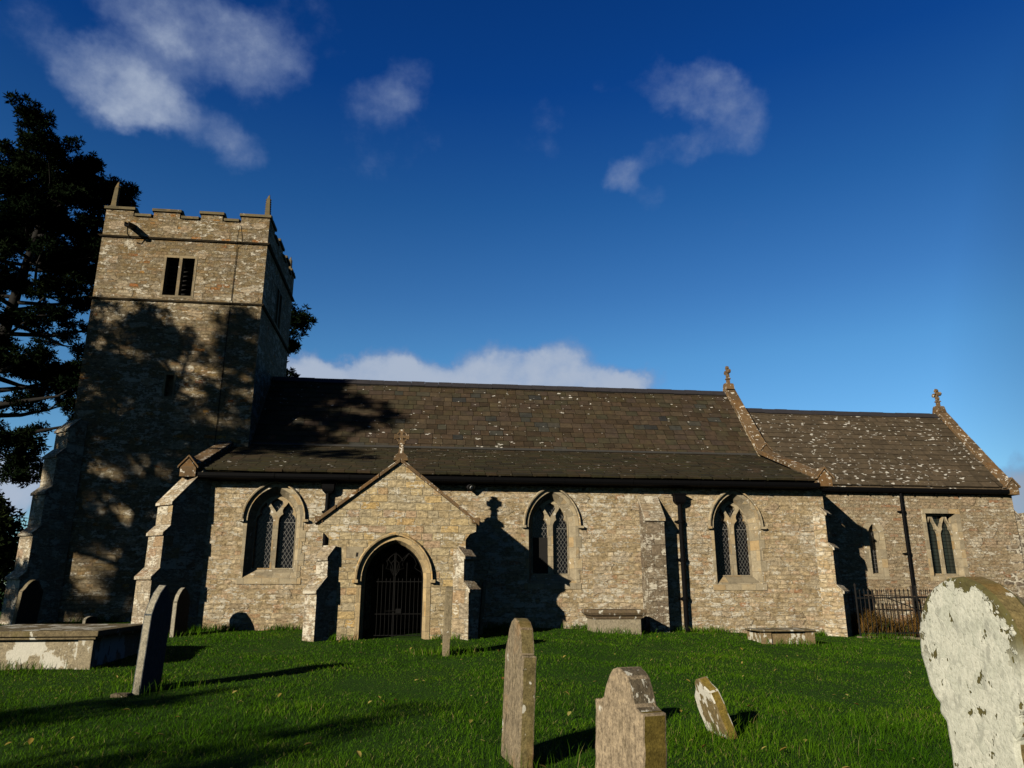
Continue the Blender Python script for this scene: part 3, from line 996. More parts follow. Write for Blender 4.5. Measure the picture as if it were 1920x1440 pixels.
    b.tube([(-5.93, WT - .03, 12.5), (-5.94, WT - .16, 11.9), (-5.95, WT - .03, 11.75), (-5.96, WT - .02, 9.95), (-5.96, WT - .14, 9.87), (-5.97, WT - .02, 9.75), (-5.99, WT - .02, 5.4)], .009, 6)
    b.build('lightning_conductor', M['iron'], tower, (-5.95, WT, 8))


tower_details()

# ---- roofs, built slate by slate in courses


def slate_field(b, eave, ridge, x0, x1, course, width, rs, thick=.022, sag=0.0, jit=1.0):
    """eave, ridge: (y, z) lines; rows of overlapping slates between x0 and x1"""
    E_, R_ = Vector((0, eave[0], eave[1])), Vector((0, ridge[0], ridge[1]))
    L = (R_ - E_).length
    d = (R_ - E_) / L
    n = Vector((0, -d.z, d.y))
    rows = max(1, round(L / course))
    ch = L / rows
    for r in range(rows):
        s0, s1 = r * ch, min((r + 1) * ch + .05, L)
        x = x0
        while x < x1 - .01:
            w = width * rs.uniform(.7, 1.3)
            xe = min(x1, x + w)
            if x1 - xe < width * .35:
                xe = x1
            j = rs.uniform(-.5, .5) * jit
            z0 = thick * (1 + .5 * j)
            low = s0 + rs.uniform(-.014, .014) * jit

            def sg(xx):
                return -sag * math.sin(math.pi * (xx - x0) / (x1 - x0)) + .006 * math.sin(xx * 2.1 + r * .3)

            def P(xx, s, h):
                p = E_ + d * s + n * (h + sg(xx))
                return (xx, p.y, p.z)
            t1, t2 = rs.uniform(-.006, .006) * jit, rs.uniform(-.006, .006) * jit
            g = .006
            i = len(b.v)
            b.v += [P(x + g, low, z0 + t1), P(xe - g, low, z0 + t2), P(xe - g, s1, .004 + t2 * .3), P(x + g, s1, .004 + t1 * .3),
                    P(x + g, low + .004, -.03), P(xe - g, low + .004, -.03)]
            b.f += [(i, i + 1, i + 2, i + 3), (i, i + 4, i + 5, i + 1)]
            b.m += [0, 0]
            x = xe


def roofs():
    rs = random.Random(3)
    XE = 10.72
    b = MB()
    slate_field(b, (22.40, 5.53), (24.60, 8.20), -5.045, XE, .255, .36, rs, sag=.02)
    b.poly([(-5.045, 22.42, 5.44), (XE, 22.42, 5.44), (XE, 24.6, 8.13), (-5.045, 24.6, 8.13)])
    b.poly([(-5.045, 24.6, 8.14), (XE, 24.6, 8.14), (XE, 27.1, 5.3), (-5.045, 27.1, 5.3)])
    nave_roof = b.build('nave_roof', M['slate'], church, (2.5, 23.5, 7), fix=False)
    b = MB()
    slate_field(b, (19.06, 4.32), (22.42, 5.545), -5.48, XE, .26, .42, rs, sag=.012)
    b.poly([(-5.48, 19.12, 4.27), (XE, 19.12, 4.27), (XE, 22.44, 5.47), (-5.48, 22.44, 5.47)])
    b.build('aisle_roof', M['slate_low'], church, (2.5, 20.7, 4.9), fix=False)
    b = MB()
    b.prism([(-5.04, 22.385, 5.560), (-5.04, 22.44, 5.605), (-5.04, 22.435, 5.628), (-5.04, 22.38, 5.582)], (15.7, 0, 0))
    b.build('roof_flashing', M['lead'], church, (2.5, 22.4, 5.6))
    b = MB()
    slate_field(b, (21.68, 4.56), (24.30, 7.52), 11.02, 18.61, .27, .50, rs, thick=.026)
    b.poly([(11.02, 21.7, 4.50), (18.61, 21.7, 4.50), (18.61, 24.3, 7.45), (11.02, 24.3, 7.45)])
    b.poly([(11.02, 24.3, 7.46), (18.61, 24.3, 7.46), (18.61, 26.9, 4.5), (11.02, 26.9, 4.5)])
    b.build('chancel_roof', M['slate_chancel'], church, (15, 23.3, 6), fix=False)
    # ridge tiles
    for x0, x1, z, yr in ((-5.04, 10.7, 8.22, 24.6), (11.02, 18.61, 7.54, 24.3)):
        b = MB()
        x = x0
        while x < x1 - .05:
            xe = min(x1, x + .46)
            dz = rs.uniform(-.008, .008) - .018 * math.sin(math.pi * (x - x0) / (x1 - x0))
            b.prism([(x, yr - .18, z - .13 + dz), (x, yr, z + .055 + dz), (x, yr + .18, z - .13 + dz), (x, yr + .15, z - .16 + dz), (x, yr, z + .01 + dz), (x, yr - .15, z - .16 + dz)], (xe - x - .006, 0, 0))
            x = xe
        b.build('ridge_tiles', M['ridge'], church, ((x0 + x1) / 2, 24.6, z))
    # porch roof, mostly hidden behind its gable
    b = MB()
    for sgn in (-1, 1):
        b.prism([(-.475, WP + .2, 4.10), (-.475 + sgn * 1.66, WP + .2, 2.81), (-.475 + sgn * 1.66, WP + .2, 2.88), (-.475, WP + .2, 4.17)], (0, WA - WP - .21, 0))
    b.build('porch_roof', M['slate_low'], church, (-.475, 18, 3.5))


roofs()


def coping_run(pts, x0, x1, th):
    """stone slabs along a sloping verge, pts = (y, z) list"""
    b = MB()
    for (ya, za), (yb, zb) in zip(pts[:-1], pts[1:]):
        L = math.hypot(yb - ya, zb - za)
        n = max(1, round(L / .75))
        dy, dz = (yb - ya) / L, (zb - za) / L
        ny, nz = -dz, dy
        if nz < 0:
            ny, nz = -ny, -nz
        for k in range(n):
            a0, a1 = L * k / n + .004, L * (k + 1) / n - .004
            h = th * rnd.uniform(.9, 1.1)
            q = [(ya + dy * a0, za + dz * a0), (ya + dy * a1, za + dz * a1), (ya + dy * a1 + ny * h, za + dz * a1 + nz * h), (ya + dy * a0 + ny * h, za + dz * a0 + nz * h)]
            b.prism([(x0, y, z) for y, z in q], (x1 - x0, 0, 0))
    return b


def gablet(b, cx, y0, y1, z, w, h1, h2):
    """small gabled kneeler stone with its gable to the south"""
    b.prism([(cx - w, y0, z), (cx + w, y0, z), (cx + w, y0, z + h1), (cx, y0, z + h2), (cx - w, y0, z + h1)], (0, y1 - y0, 0))
    for s in (-1, 1):                                          # overhanging little roof stones
        b.prism([(cx + s * (w + .05), y0 - .03, z + h1 - .02), (cx, y0 - .03, z + h2 + .025), (cx, y0 - .03, z + h2 + .085), (cx + s * (w + .06), y0 - .03, z + h1 + .03)], (0, y1 - y0 + .03, 0))


def cross_mesh(kind, c, S=1.0, rot=False):
    """finial cross standing on point c; drawn across x, or across y when rot"""
    b = MB()

    def P(u, w, v):
        return (c[0] + w, c[1] + u, c[2] + v) if rot else (c[0] + u, c[1] + w, c[2] + v)

    def pr(pts, t):
        b.prism([P(u * S, -t * S, v * S) for u, v in pts], Vector(P(0, 2 * t * S, 0)) - Vector(P(0, 0, 0)))
    if kind == 'wheel':
        pr([(-.20, -.10), (.20, -.10), (.17, .04), (.10, .09), (-.10, .09), (-.17, .04)], .14)
        pr([(-.075, .09), (.075, .09), (.055, .36), (-.055, .36)], .06)
        pr([(-.10, .36), (.10, .36), (.085, .42), (-.085, .42)], .07)
        z = .58
        for k in range(4):
            an = math.pi / 2 * k
            ca, sa = math.cos(an), math.sin(an)
            q = [(.04, -.035), (.13, -.045), (.20, -.085), (.215, 0), (.20, .085), (.13, .045), (.04, .035)]
            pr([(u * ca - v * sa, z + u * sa + v * ca) for u, v in q], .045)
        n = 20
        for k in range(n):
            a0, a1 = 2 * math.pi * k / n, 2 * math.pi * (k + 1) / n
            pr([(.125 * math.cos(a0), z + .125 * math.sin(a0)), (.165 * math.cos(a0), z + .165 * math.sin(a0)), (.165 * math.cos(a1), z + .165 * math.sin(a1)), (.125 * math.cos(a1), z + .125 * math.sin(a1))], .035)
        pr([(-.045, z - .045), (.045, z - .045), (.045, z + .045), (-.045, z + .045)], .05)
    else:
        pr([(-.20, -.12), (.20, -.12), (.13, .10), (.08, .14), (-.08, .14), (-.13, .10)], .16)
        pr([(-.06, .14), (.06, .14), (.045, .42), (-.045, .42)], .06)
        pr([(-.085, .30), (.085, .30), (.085, .35), (-.085, .35)], .085)
        z = .60
        for k in range(4):
            an = math.pi / 2 * k
            ca, sa = math.cos(an), math.sin(an)
            q = [(-.03, -.04), (.10, -.04), (.12, -.08), (.19, -.07), (.24, 0), (.19, .07), (.12, .08), (.10, .04), (-.03, .04)]
            pr([(u * ca - v * sa, z + u * sa + v * ca) for u, v in q], .05)
    return b


def verges():
    # nave east gable
    b = coping_run([(19.10, 4.36), (22.36, 5.60), (24.60, 8.26), (26.95, 5.45)], 10.70, 11.08, .13)
    b.build('gable_coping', M['coping'], church, (10.9, 22, 6), bevel=.015)
    b = MB()
    gablet(b, 10.90, 22.16, 22.48, 5.62, .15, .06, .24)
    b.build('kneeler_stone', M['coping'], church, (10.9, 22.3, 5.7), bevel=.012)
    b = MB()
    gablet(b, 10.92, 18.92, 19.42, 4.12, .20, .22, .46)
    b.build('kneeler_stone', M['coping'], church, (10.9, 19.1, 4.2), bevel=.012)
    cross_mesh('budded', (10.88, 24.60, 8.42), .95, True).build('finial_cross', M['coping'], church, (10.88, 24.6, 8.4), bevel=.012)
    # chancel east gable
    b = coping_run([(21.72, 4.56), (24.30, 7.58), (26.7, 4.85)], 18.59, 18.95, .13)
    b.build('gable_coping', M['coping'], church, (19, 23.3, 6), bevel=.015)
    b = MB()
    gablet(b, 18.79, 21.56, 22.04, 4.32, .20, .24, .48)
    b.build('kneeler_stone', M['coping'], church, (19, 22, 4.5), bevel=.012)
    cross_mesh('budded', (18.75, 24.30, 7.74), .95, True).build('finial_cross', M['coping'], church, (19, 24.6, 7.8), bevel=.012)
    # west verge of the aisle
    b = coping_run([(19.08, 4.34), (22.09, 5.46)], -5.84, -5.46, .13)
    b.build('gable_coping', M['coping'], church, (-5.65, 20.5, 5), bevel=.015)
    b = MB()
    gablet(b, -5.70, 18.92, 19.42, 4.10, .19, .22, .46)
    b.build('kneeler_stone', M['coping'], church, (-5.7, 19.1, 4.2), bevel=.012)
    # porch gable coping
    b = MB()
    for s in (-1, 1):
        a0 = Vector((-.475 + s * 1.80, WP - .07, 2.80))
        a1 = Vector((-.475, WP - .07, 4.205))
        n = 4
        for k in range(n):
            p, q = a0.lerp(a1, k / n + .004), a0.lerp(a1, (k + 1) / n - .004)
            up = Vector((0, 0, .09))
            b.prism([p, q, q + up, p + up], (0, .40, 0))
        b.box(*sorted((a0.x - s * .18, a0.x + s * .01)), WP - .03, WP + .45, 2.86, 2.985)
    b.build('gable_coping', M['coping'], church, (-.475, WP, 3.5), bevel=.012)
    tag(cross_mesh('wheel', (-.475, WP + .13, 4.33), .82).build('finial_cross', M['coping'], church, (-.475, WP + .13, 4.34), bevel=.008), 'wheel-headed stone cross on the porch gable')
    # gutters
    for x0, x1, y, z in ((-5.45, 10.72, 18.96, 4.135), (11.02, 18.61, 21.60, 4.40)):
        b = MB()
        r = .075
        prof = [(y - r, z + .075), (y - r, z), (y - r * .7, z - .05), (y, z - .072), (y + r * .7, z - .05), (y + r, z), (y + r, z + .075)]
        x = x0
        while x < x1 - .01:
            xe = min(x1, x + 1.83)
            b.prism([(x, py, pz) for py, pz in prof], (xe - x, 0, 0))
            b.prism([(xe - .05, y + (py - y) * 1.15, z + (pz - z) * 1.15) for py, pz in prof], (.045, 0, 0))
            x = xe
        if x0 > 0:                                             # brackets under the chancel gutter
            q = x0 + .6
            while q < x1:
                b.box(q, q + .03, y + .04, WN, z - .10, z - .07)
                b.box(q, q + .03, y + .02, y + .05, z - .12, z - .05)
                q += .75
        else:
            b.box(x0, x1, y + .09, WA + .01, 4.07, 4.21)
        b.build('gutter', M['iron'], church, ((x0 + x1) / 2, y, z))


verges()


def downpipe(x, y, z0, z1, hopper, r=.055, shift=0.0):
    b = MB()
    yc = y - r - .05
    b.tube([(x, yc, z0 + .16), (x + shift, yc, z1)], r, 12)
    b.tube([(x, yc + .01, z0 + .20), (x, yc - .07, z0 + .07), (x, yc - .14, z0 + .02)], r * 1.05, 10)
    for f in (.25, .55, .85):
        zz = z0 + (z1 - z0) * f
        xx = x + shift * f
        b.tube([(xx, yc, zz), (xx, yc, zz + .07)], r * 1.35, 12)
        b.box(xx - .13, xx + .13, yc + .03, y + .004, zz + .01, zz + .055)
    p = b.build('downpipe', M['iron'], church, (x, yc, (z0 + z1) / 2))
    if hopper:
        b = MB()
        rings = []
        for z, w in ((z1 - .02, .07), (z1 + .04, .13), (z1 + .10, .15), (z1 + .22, .15), (z1 + .235, .175), (z1 + .27, .175)):
            rings.append([(x + shift + sx * w, yc + sy * w * .7, z) for sx, sy in ((-1, -1), (1, -1), (1, 1), (-1, 1))])
        b.loft(rings)
        b.poly(rings[-1])
        b.build('hopper', M['iron'], p, (x, yc, z1))
    return p


downpipe(-2.33, WA, .45, 3.78, True)
downpipe(6.86, WA, .35, 3.62, True, r=.062)
downpipe(14.95, WN, .10, 4.36, False, r=.05)

# ---- windows


def loop_ring(pts, y):
    return [(u, y, v) for u, v in pts]


def aisle_window(cx, a, sill, spring, rise, name_mat='ashlar'):
    """splayed pointed surround with Y tracery, two cusped lights, glass, leads, hood mould and sill"""
    a2, rise2, sill2, dp = a - .14, rise - .19, sill + .22, .30
    outer = arch_pts(cx, a - .003, sill, spring, rise - .003)
    inner = arch_pts(cx, a2, sill2, spring, rise2)
    b = MB()
    b.loft([loop_ring(outer, WA - .012), loop_ring(inner, WA + dp)], closed=True)
    # flush dressed band round the opening
    band = [(cx + (u - cx) * ((a + .03) / (a + .09)) if v < spring - .001 else u, v) for u, v in arch_pts(cx, a + .09, sill - .02, spring, rise + .10)]
    b.loft([loop_ring(band, WA - .012), loop_ring(outer, WA - .012)], closed=False)
    b.loft([loop_ring(band, WA + .02), loop_ring(band, WA - .012)], closed=False)
    for k in range(5):                                         # long and short jamb stones bonding into the rubble
        z0 = sill + .02 + k * (spring - sill) / 5
        for s in (-1, 1):
            w = (.13 if k % 2 else .06) if s > 0 else (.05 if k % 2 else .01)
            xa = cx + s * (a + .028)
            b.box(min(xa, xa + s * w), max(xa, xa + s * w), WA - .0115, WA + .02, z0, z0 + (spring - sill) / 5 - .015)
    win = b.build('window', M[name_mat], church, (cx, WA, spring))
    # sill
    b = MB()
    b.prism([(cx - a - .12, WA - .02, sill - .15), (cx - a - .12, WA - .02, sill), (cx - a - .12, WA + .10, sill + .0), (cx - a - .12, WA + .10, sill - .15)], (2 * a + .24, 0, 0))
    b.build('sill', M['ashlar'], win, (cx, WA, sill), bevel=.008)
    # tracery
    hw = a2 / 2
    lw = (a2 - .065) / 2
    zs = spring - .02
    S = rise2 / .69
    prof = [(1.0, 0), (.95, .07), (.80, .13), (.52, .185), (.60, .23), (.62, .29), (.50, .36), (.25, .43), (0, .52)]
    holes = []
    for s in (-1, 1):
        lc = cx + s * (.065 + lw) * .985
        right = [(lc + lw * .97 * f, zs + z * S) for f, z in prof]
        left = [(lc - lw * .97 * f, zs + z * S) for f, z in prof[:-1]][::-1]
        holes.append([(lc + lw * .97, sill2 + .02)] + right + left + [(lc - lw * .97, sill2 + .02)])
    kite = [(cx, zs + .23 * S), (cx + .155, zs + .47 * S), (cx + .13, zs + .55 * S), (cx, zs + .63 * S), (cx - .13, zs + .55 * S), (cx - .155, zs + .47 * S)]
    holes.append(kite)
    b = MB()
    b.holed(arch_pts(cx, a2 + .004, sill2 - .01, spring, rise2 + .004), holes, south(WA + dp - .03), .11)
    b.build('tracery', M['ashlar'], win, (cx, WA + dp, spring))
    b = MB()
    b.box(cx - a2 - .05, cx + a2 + .05, WA + dp + .115, WA + dp + .125, sill2 - .05, spring + rise2 + .05)
    b.build('glass', M['glass'], win, (cx, WA + dp, spring - .5))
    b = MB()                                                    # diamond leads
    X0, X1, Z0, Z1 = cx - a2, cx + a2, sill2, spring + rise2
    yy, hwid = WA + dp + .100, .0048
    sl = 1.62
    step = .092
    H = Z1 - Z0
    for sg in (-1, 1):
        k = X0 - H / sl
        while k < X1 + H / sl:
            p0, p1 = (k, Z0), (k + sg * H / sl, Z1)
            lo, hi = 0.0, 1.0
            dx = p1[0] - p0[0]
            ts = sorted(((X0 - p0[0]) / dx, (X1 - p0[0]) / dx))
            lo, hi = max(lo, ts[0]), min(hi, ts[1])
            if hi - lo > .01:
                q0 = (p0[0] + dx * lo, Z0 + H * lo)
                q1 = (p0[0] + dx * hi, Z0 + H * hi)
                yo = yy - (.0045 if sg > 0 else 0)
                b.poly([(q0[0] - hwid, yo, q0[1]), (q0[0] + hwid, yo, q0[1]), (q1[0] + hwid, yo, q1[1]), (q1[0] - hwid, yo, q1[1])])
            k += step
    b.box(X0, X1, yy - .012, yy - .006, spring - .07, spring - .055)
    b.build('leading', M['cames'], win, (cx, WA + dp, spring - .5))
    # hood mould with end stops
    b = MB()
    i0 = arch_pts(cx, a + .095, spring - .02, spring, rise + .10)
    i1 = arch_pts(cx, a + .155, spring - .02, spring, rise + .165)
    b.loft([loop_ring(i0, WA - .013), loop_ring(i0, WA - .085), loop_ring([((p[0] + q[0]) / 2, (p[1] + q[1]) / 2) for p, q in zip(i0, i1)], WA - .095), loop_ring(i1, WA - .04), loop_ring(i1, WA)], closed=False)
    for s in (-1, 1):
        x = cx + s * (a + .125)
        b.box(x - .055, x + .055 + .03 * (s > 0), WA - .10, WA, spring - .075, spring - .015)
    b.build('hood_mould', M['ashlar'], win, (cx, WA, spring + .3))
    return win


for k, spec in enumerate(AW):
    w_ = aisle_window(*spec)
    tag(w_, ['two-light pointed window left of the porch', 'pointed window just right of the porch, its foot in shadow', 'pointed window near the east end of the aisle'][k])
    if k == 1:                                                  # open hopper pane in the lower left light
        b = MB()
        b.box(3.42 - .455, 3.42 - .07, WA + .315, WA + .345, 1.83, 2.74)
        b.build('hopper_pane', M['void'], w_, (3.2, WA + .33, 2.3))


def chancel_windows():
    # lancet
    cx = 13.92
    o = arch_pts(cx, .167, 1.863, 3.05, .317, 6)
    b = MB()
    band = arch_pts(cx, .36, 1.70, 3.05, .50, 6)
    b.loft([loop_ring(band, WN - .012), loop_ring(o, WN - .012)], closed=True)
    b.loft([loop_ring(band, WN + .02), loop_ring(band, WN - .012)], closed=True)
    b.loft([loop_ring(o, WN - .012), loop_ring(arch_pts(cx, .14, 1.90, 3.05, .28, 6), WN + .20)])
    w = b.build('lancet_window', M['ashlar'], church, (cx, WN, 2.5))
    b = MB()
    b.box(cx - .18, cx + .18, WN + .19, WN + .20, 1.85, 3.4)
    b.build('glass', M['glass'], w, (cx, WN, 2.5))
    b = MB()
    for k in range(12):
        z = 1.95 + k * .115
        b.box(cx - .15, cx + .15, WN + .180, WN + .186, z, z + .009)
    for s in (-.05, .05):
        b.box(cx + s - .004, cx + s + .004, WN + .174, WN + .1795, 1.88, 3.3)
    b.build('leading', M['cames'], w, (cx, WN, 2.5))
    # square-headed two-light window
    x0, x1, z0, z1 = 15.75, 16.78, 1.78, 3.72
    c = (x0 + x1) / 2
    b = MB()
    out = [(x0 - .13, z0 - .12), (x1 + .15, z0 - .12), (x1 + .15, z1 + .14), (x0 - .13, z1 + .14)]
    inn = [(x0 + .003, z0 + .003), (x1 - .003, z0 + .003), (x1 - .003, z1 - .003), (x0 + .003, z1 - .003)]
    in2 = [(x0 + .06, z0 + .08), (x1 - .06, z0 + .08), (x1 - .06, z1 - .02), (x0 + .06, z1 - .02)]
    b.loft([loop_ring(out, WN + .02), loop_ring(out, WN - .012), loop_ring(inn, WN - .012), loop_ring(in2, WN + .24)])
    w = b.build('square_window', M['ashlar'], church, (c, WN, 2.8))
    holes = []
    zs = 3.02
    prof = [(1.0, 0), (.96, .09), (.84, .17), (.62, .22), (.66, .29), (.52, .38), (.28, .48), (0, .60)]
    lw = .205
    for s in (-1, 1):
        lc = c + s * .245
        holes.append([(lc + lw, z0 + .10)] + [(lc + lw * f, zs + z) for f, z in prof] + [(lc - lw * f, zs + z) for f, z in prof[:-1]][::-1] + [(lc - lw, z0 + .10)])
    holes.append([(c, 3.24), (c + .125, 3.48), (c + .185, 3.66), (c - .185, 3.66), (c - .125, 3.48)])
    for s in (-1, 1):
        e = c + s * .46
        holes.append([(e - s * .005, 3.36), (e - s * .005, 3.66), (e - s * .16, 3.66), (e - s * .105, 3.48)])
    b = MB()
    b.holed([(x0 + .055, z0 + .07), (x1 - .055, z0 + .07), (x1 - .055, z1 - .015), (x0 + .055, z1 - .015)], holes, south(WN + .17), .10)
    b.build('tracery', M['ashlar'], w, (c, WN + .2, 2.8))
    b = MB()
    b.box(x0, x1, WN + .29, WN + .30, z0, z1)
    b.build('glass', M['glass_green'], w, (c, WN + .3, 2.8))
    b = MB()
    for k in range(17):
        z = z0 + .1 + k * .11
        b.box(x0 + .03, x1 - .03, WN + .276, WN + .281, z, z + .007)
    for k in range(9):
        x = x0 + .06 + k * .12
        b.box(x, x + .007, WN + .270, WN + .2755, z0 + .08, z1)
    b.build('leading', M['iron_grey'], w, (c, WN + .28, 2.8))


chancel_windows()
b = MB()
out = [(18.85, LOW)]
for k in range(17):
    z = .2 + k * .17
    w = (.55, .30, .62, .40, .25, .48)[k % 6] * (1.25 if z < 1.9 else .8)
    out += [(18.85 - w, z), (18.85 - w, z + .17)]
out = [(18.85, LOW)] + [(18.85, out[-1][1])] + out[:0:-1]
b.prism([(u, WN - .006, v) for u, v in out], (0, .02, 0))
b.build('repointed_quoins', M['repointed'], church, (18.6, WN, 1.5))

# ---- buttresses


def buttress(name, corner, direc, width, stages, mat, z0=LOW, inset=.25, weather='buttress', label=None):
    """stages from the ground up: (projection, top z); each top slopes back to the next projection"""
    d = Vector((direc[0], direc[1], 0)).normalized()
    s = Vector((-d.y, d.x, 0))
    c = Vector((corner[0], corner[1], 0))
    prof = [(-inset, z0), (stages[0][0], z0)]
    slopes = []
    for k, (pj, zt) in enumerate(stages):
        nxt = stages[k + 1][0] if k + 1 < len(stages) else -inset * .2
        zr = zt + (pj - nxt) * (1.05 if k + 1 < len(stages) else 1.15)
        prof += [(pj, zt), (nxt, zr)]
        slopes.append((pj, zt, nxt, zr))
    prof.append((-inset, prof[-1][1] - .002))
    b = MB()
    b.prism([c + d * l - s * width / 2 + Vector((0, 0, z)) for l, z in prof], s * width)
    o = b.build(name, M[mat], church, (c.x, c.y, 1.5))
    if label:
        tag(o, label)
    for pj, zt, nx, zr in slopes:                              # weathering slabs, a little proud
        b = MB()
        L = math.hypot(pj - nx, zr - zt)
        dl, dz = (nx - pj) / L, (zr - zt) / L
        q = [(pj + .05, zt - .05), (pj + .05, zt + .02), (nx + .004, zr + .055), (nx + .004, zr + .006), (pj + .004, zt + .006), (pj + .004, zt - .05)]
        b.prism([c + d * l - s * (width / 2 + .03) + Vector((0, 0, z)) for l, z in q], s * (width + .06))
        b.build('weathering', M[weather], o, (c.x, c.y, zt), bevel=.008)
    return o


SW, SE = (-.86, -1), (1, -.88)
buttress('buttress', (-9.97, 22.1), SW, .72, [(.83, 1.72), (.70, 2.85), (.56, 3.95), (.42, 4.98), (.22, 5.75)], 'buttress', label='tall five-stage corner buttress of the tower')
buttress('buttress', (-5.6, WA), SW, .62, [(1.02, 1.70), (.86, 2.70), (.72, 3.42)], 'buttress', label='three-stage corner buttress at the west end of the aisle')
buttress('buttress', (-1.95, WP), SW, .35, [(.40, 1.40), (.15, 2.08)], 'buttress_pale', weather='buttress_pale', label='white-blotched corner buttress left of the porch door')
buttress('buttress', (1.02, WP), SE, .35, [(.24, 1.42), (.10, 2.12)], 'buttress_pale', weather='buttress_pale', label='pale corner buttress right of the porch door')
buttress('buttress', (11.0, WA), SE, .62, [(.30, 1.36), (.17, 2.48), (.07, 3.40)], 'nave', label='stepped corner buttress at the east end of the aisle')
buttress('buttress', (6.02, WA), (0, -1), .50, [(.52, 3.18)], 'buttress_mid', weather='buttress_pale', label='plain sloping-topped buttress with white lichen between two aisle windows')
buttress('buttress', (18.85, 22.2), (1, 0), .62, [(1.5, 2.75), (.55, 3.3)], 'repointed', label='repointed dark stone buttress at the chancel end')

# ---- porch doorway: hood, arch ring, iron gate, inner door


def porch_door():
    cx, a, s, sp, r = DOOR
    b = MB()
    i0 = arch_pts(cx, a + .095, sp - .02, sp, r + .10)
    i1 = arch_pts(cx, a + .155, sp - .02, sp, r + .165)
    mid = [((p[0] + q[0]) / 2, (p[1] + q[1]) / 2) for p, q in zip(i0, i1)]
    b.loft([loop_ring(i0, WP), loop_ring(i0, WP - .09), loop_ring(mid, WP - .10), loop_ring(i1, WP - .045), loop_ring(i1, WP)], closed=False)
    for q in (-1, 1):
        x = cx + q * (a + .125)
        b.box(x - .06, x + .06, WP - .11, WP, sp - .085, sp - .02)
    arch = MB()
    o = arch_pts(cx, a - .003, LOW, sp, r - .003)
    band = arch_pts(cx, a + .09, LOW, sp, r + .10)
    inn = arch_pts(cx, a - .07, LOW, sp, r - .07)
    arch.loft([loop_ring(band, WP + .02), loop_ring(band, WP - .012), loop_ring(o, WP - .012), loop_ring(inn, WP + .16), loop_ring(inn, WP + .40)], closed=False)
    dw = arch.build('doorway', M['ashlar_warm'], church, (cx, WP, 1.4))
    b.build('hood_mould', M['ashlar_warm'], dw, (cx, WP, 2.2))
    # gate
    yg = WP + .30
    zb = gz(cx, WP) + .03
    w = a - .085

    def top(x):
        pts = arch_pts(cx, w, zb, sp, r - .085, 16)
        best = sp
        for p, q in zip(pts[:-1], pts[1:]):
            lo, hi = sorted((p[0], q[0]))
            if lo - 1e-6 <= x <= hi + 1e-6 and hi - lo > 1e-6:
                f = (x - p[0]) / (q[0] - p[0])
                best = max(best, p[1] + f * (q[1] - p[1]))
        return best
    b = MB()
    pts = arch_pts(cx, w, zb, sp, r - .085, 12)
    b.tube([(u, yg, v) for u, v in pts], .013, 6)
    b.tube([(cx - .012, yg, zb), (cx - .012, yg, top(cx) - .02)], .009, 6)
    b.tube([(cx + .014, yg, zb), (cx + .014, yg, top(cx) - .02)], .009, 6)
    for z in (zb + .03, 1.60, .92):
        b.box(cx - w, cx + w, yg - .008, yg + .008, z - .009, z + .009)
    g = b.build('gate', M['iron_grey'], church, (cx, yg, 1.3))
    for k in range(1, 14):
        x = cx - w + 2 * w * k / 14
        if k == 7:
            continue
        b = MB()
        zt = 2.02 if k in (4, 10) else 1.68
        b.tube([(x, yg - .012, zb + .02), (x, yg - .012, zt - .05)], .0062, 6)
        b.tube([(x, yg - .012, zt - .05), (x, yg - .012, zt)], [.010, .002], 6)
        b.build('gate_bar', M['iron_grey'], g, (x, yg, 1))
    b = MB()                                                    # scrolled tracery in the head
    for q in (-1, 1):
        def A(u, v):
            return (cx + q * u, yg - .01, v)
        b.tube([A(.02, 1.72), A(.06, 1.95), A(.17, 2.10), A(.30, 2.21)], .0065, 5)
        b.tube([A(.02, 1.72), A(.10, 1.86), A(.20, 1.88), A(.155, 1.97), A(.20, 2.07), A(.30, 2.21)], .0065, 5)
        b.tube([A(.03, 2.20), A(.12, 2.12), A(.17, 2.04)], .0085, 5)
        b.tube([A(.62, 1.66), A(.58, 1.80), A(.48, 1.86), A(.43, 1.90), A(.47, 1.98), A(.42, 2.10), A(.30, 2.21)], .0065, 5)
        b.tube([A(.02, 2.06), A(.08, 2.00), A(.10, 1.90), A(.03, 1.80)], .0085, 5)
    b.build('gate_scrollwork', M['iron_grey'], g, (cx, yg, 2))
    b = MB()
    b.box(cx + .05, cx + .17, yg - .03, yg + .03, .93, 1.03)
    b.tube([(cx - .16, yg - .02, .98), (cx + .06, yg - .02, .985)], .008, 6)
    b.build('gate_lock', M['iron_grey'], g, (cx, yg, 1))
    # inner church door, deep in shade
    b = MB()
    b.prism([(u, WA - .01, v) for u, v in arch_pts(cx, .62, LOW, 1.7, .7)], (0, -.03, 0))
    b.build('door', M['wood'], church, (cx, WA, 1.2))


porch_door()
b = MB()
b.holed([(-1.63, 2.06), (-1.22, 2.04), (-1.20, 2.33), (-1.62, 2.34)], [[(-1.36, 2.12), (-1.31, 2.12), (-1.30, 2.21), (-1.35, 2.21)]], south(WP - .008), .03)
cs = tag(b.build('socket_stone', M['ashlar'], church, (-1.4, WP, 2.2)), 'pale squared stone with a small socket hole beside the porch arch')
b = MB()
b.box(-1.37, -1.29, WP - .001, WP - .0005, 2.11, 2.22)  # thin dark sheet standing for the shade inside the socket
b.build('socket_shade', M['void'], cs, (-1.33, WP, 2.16))
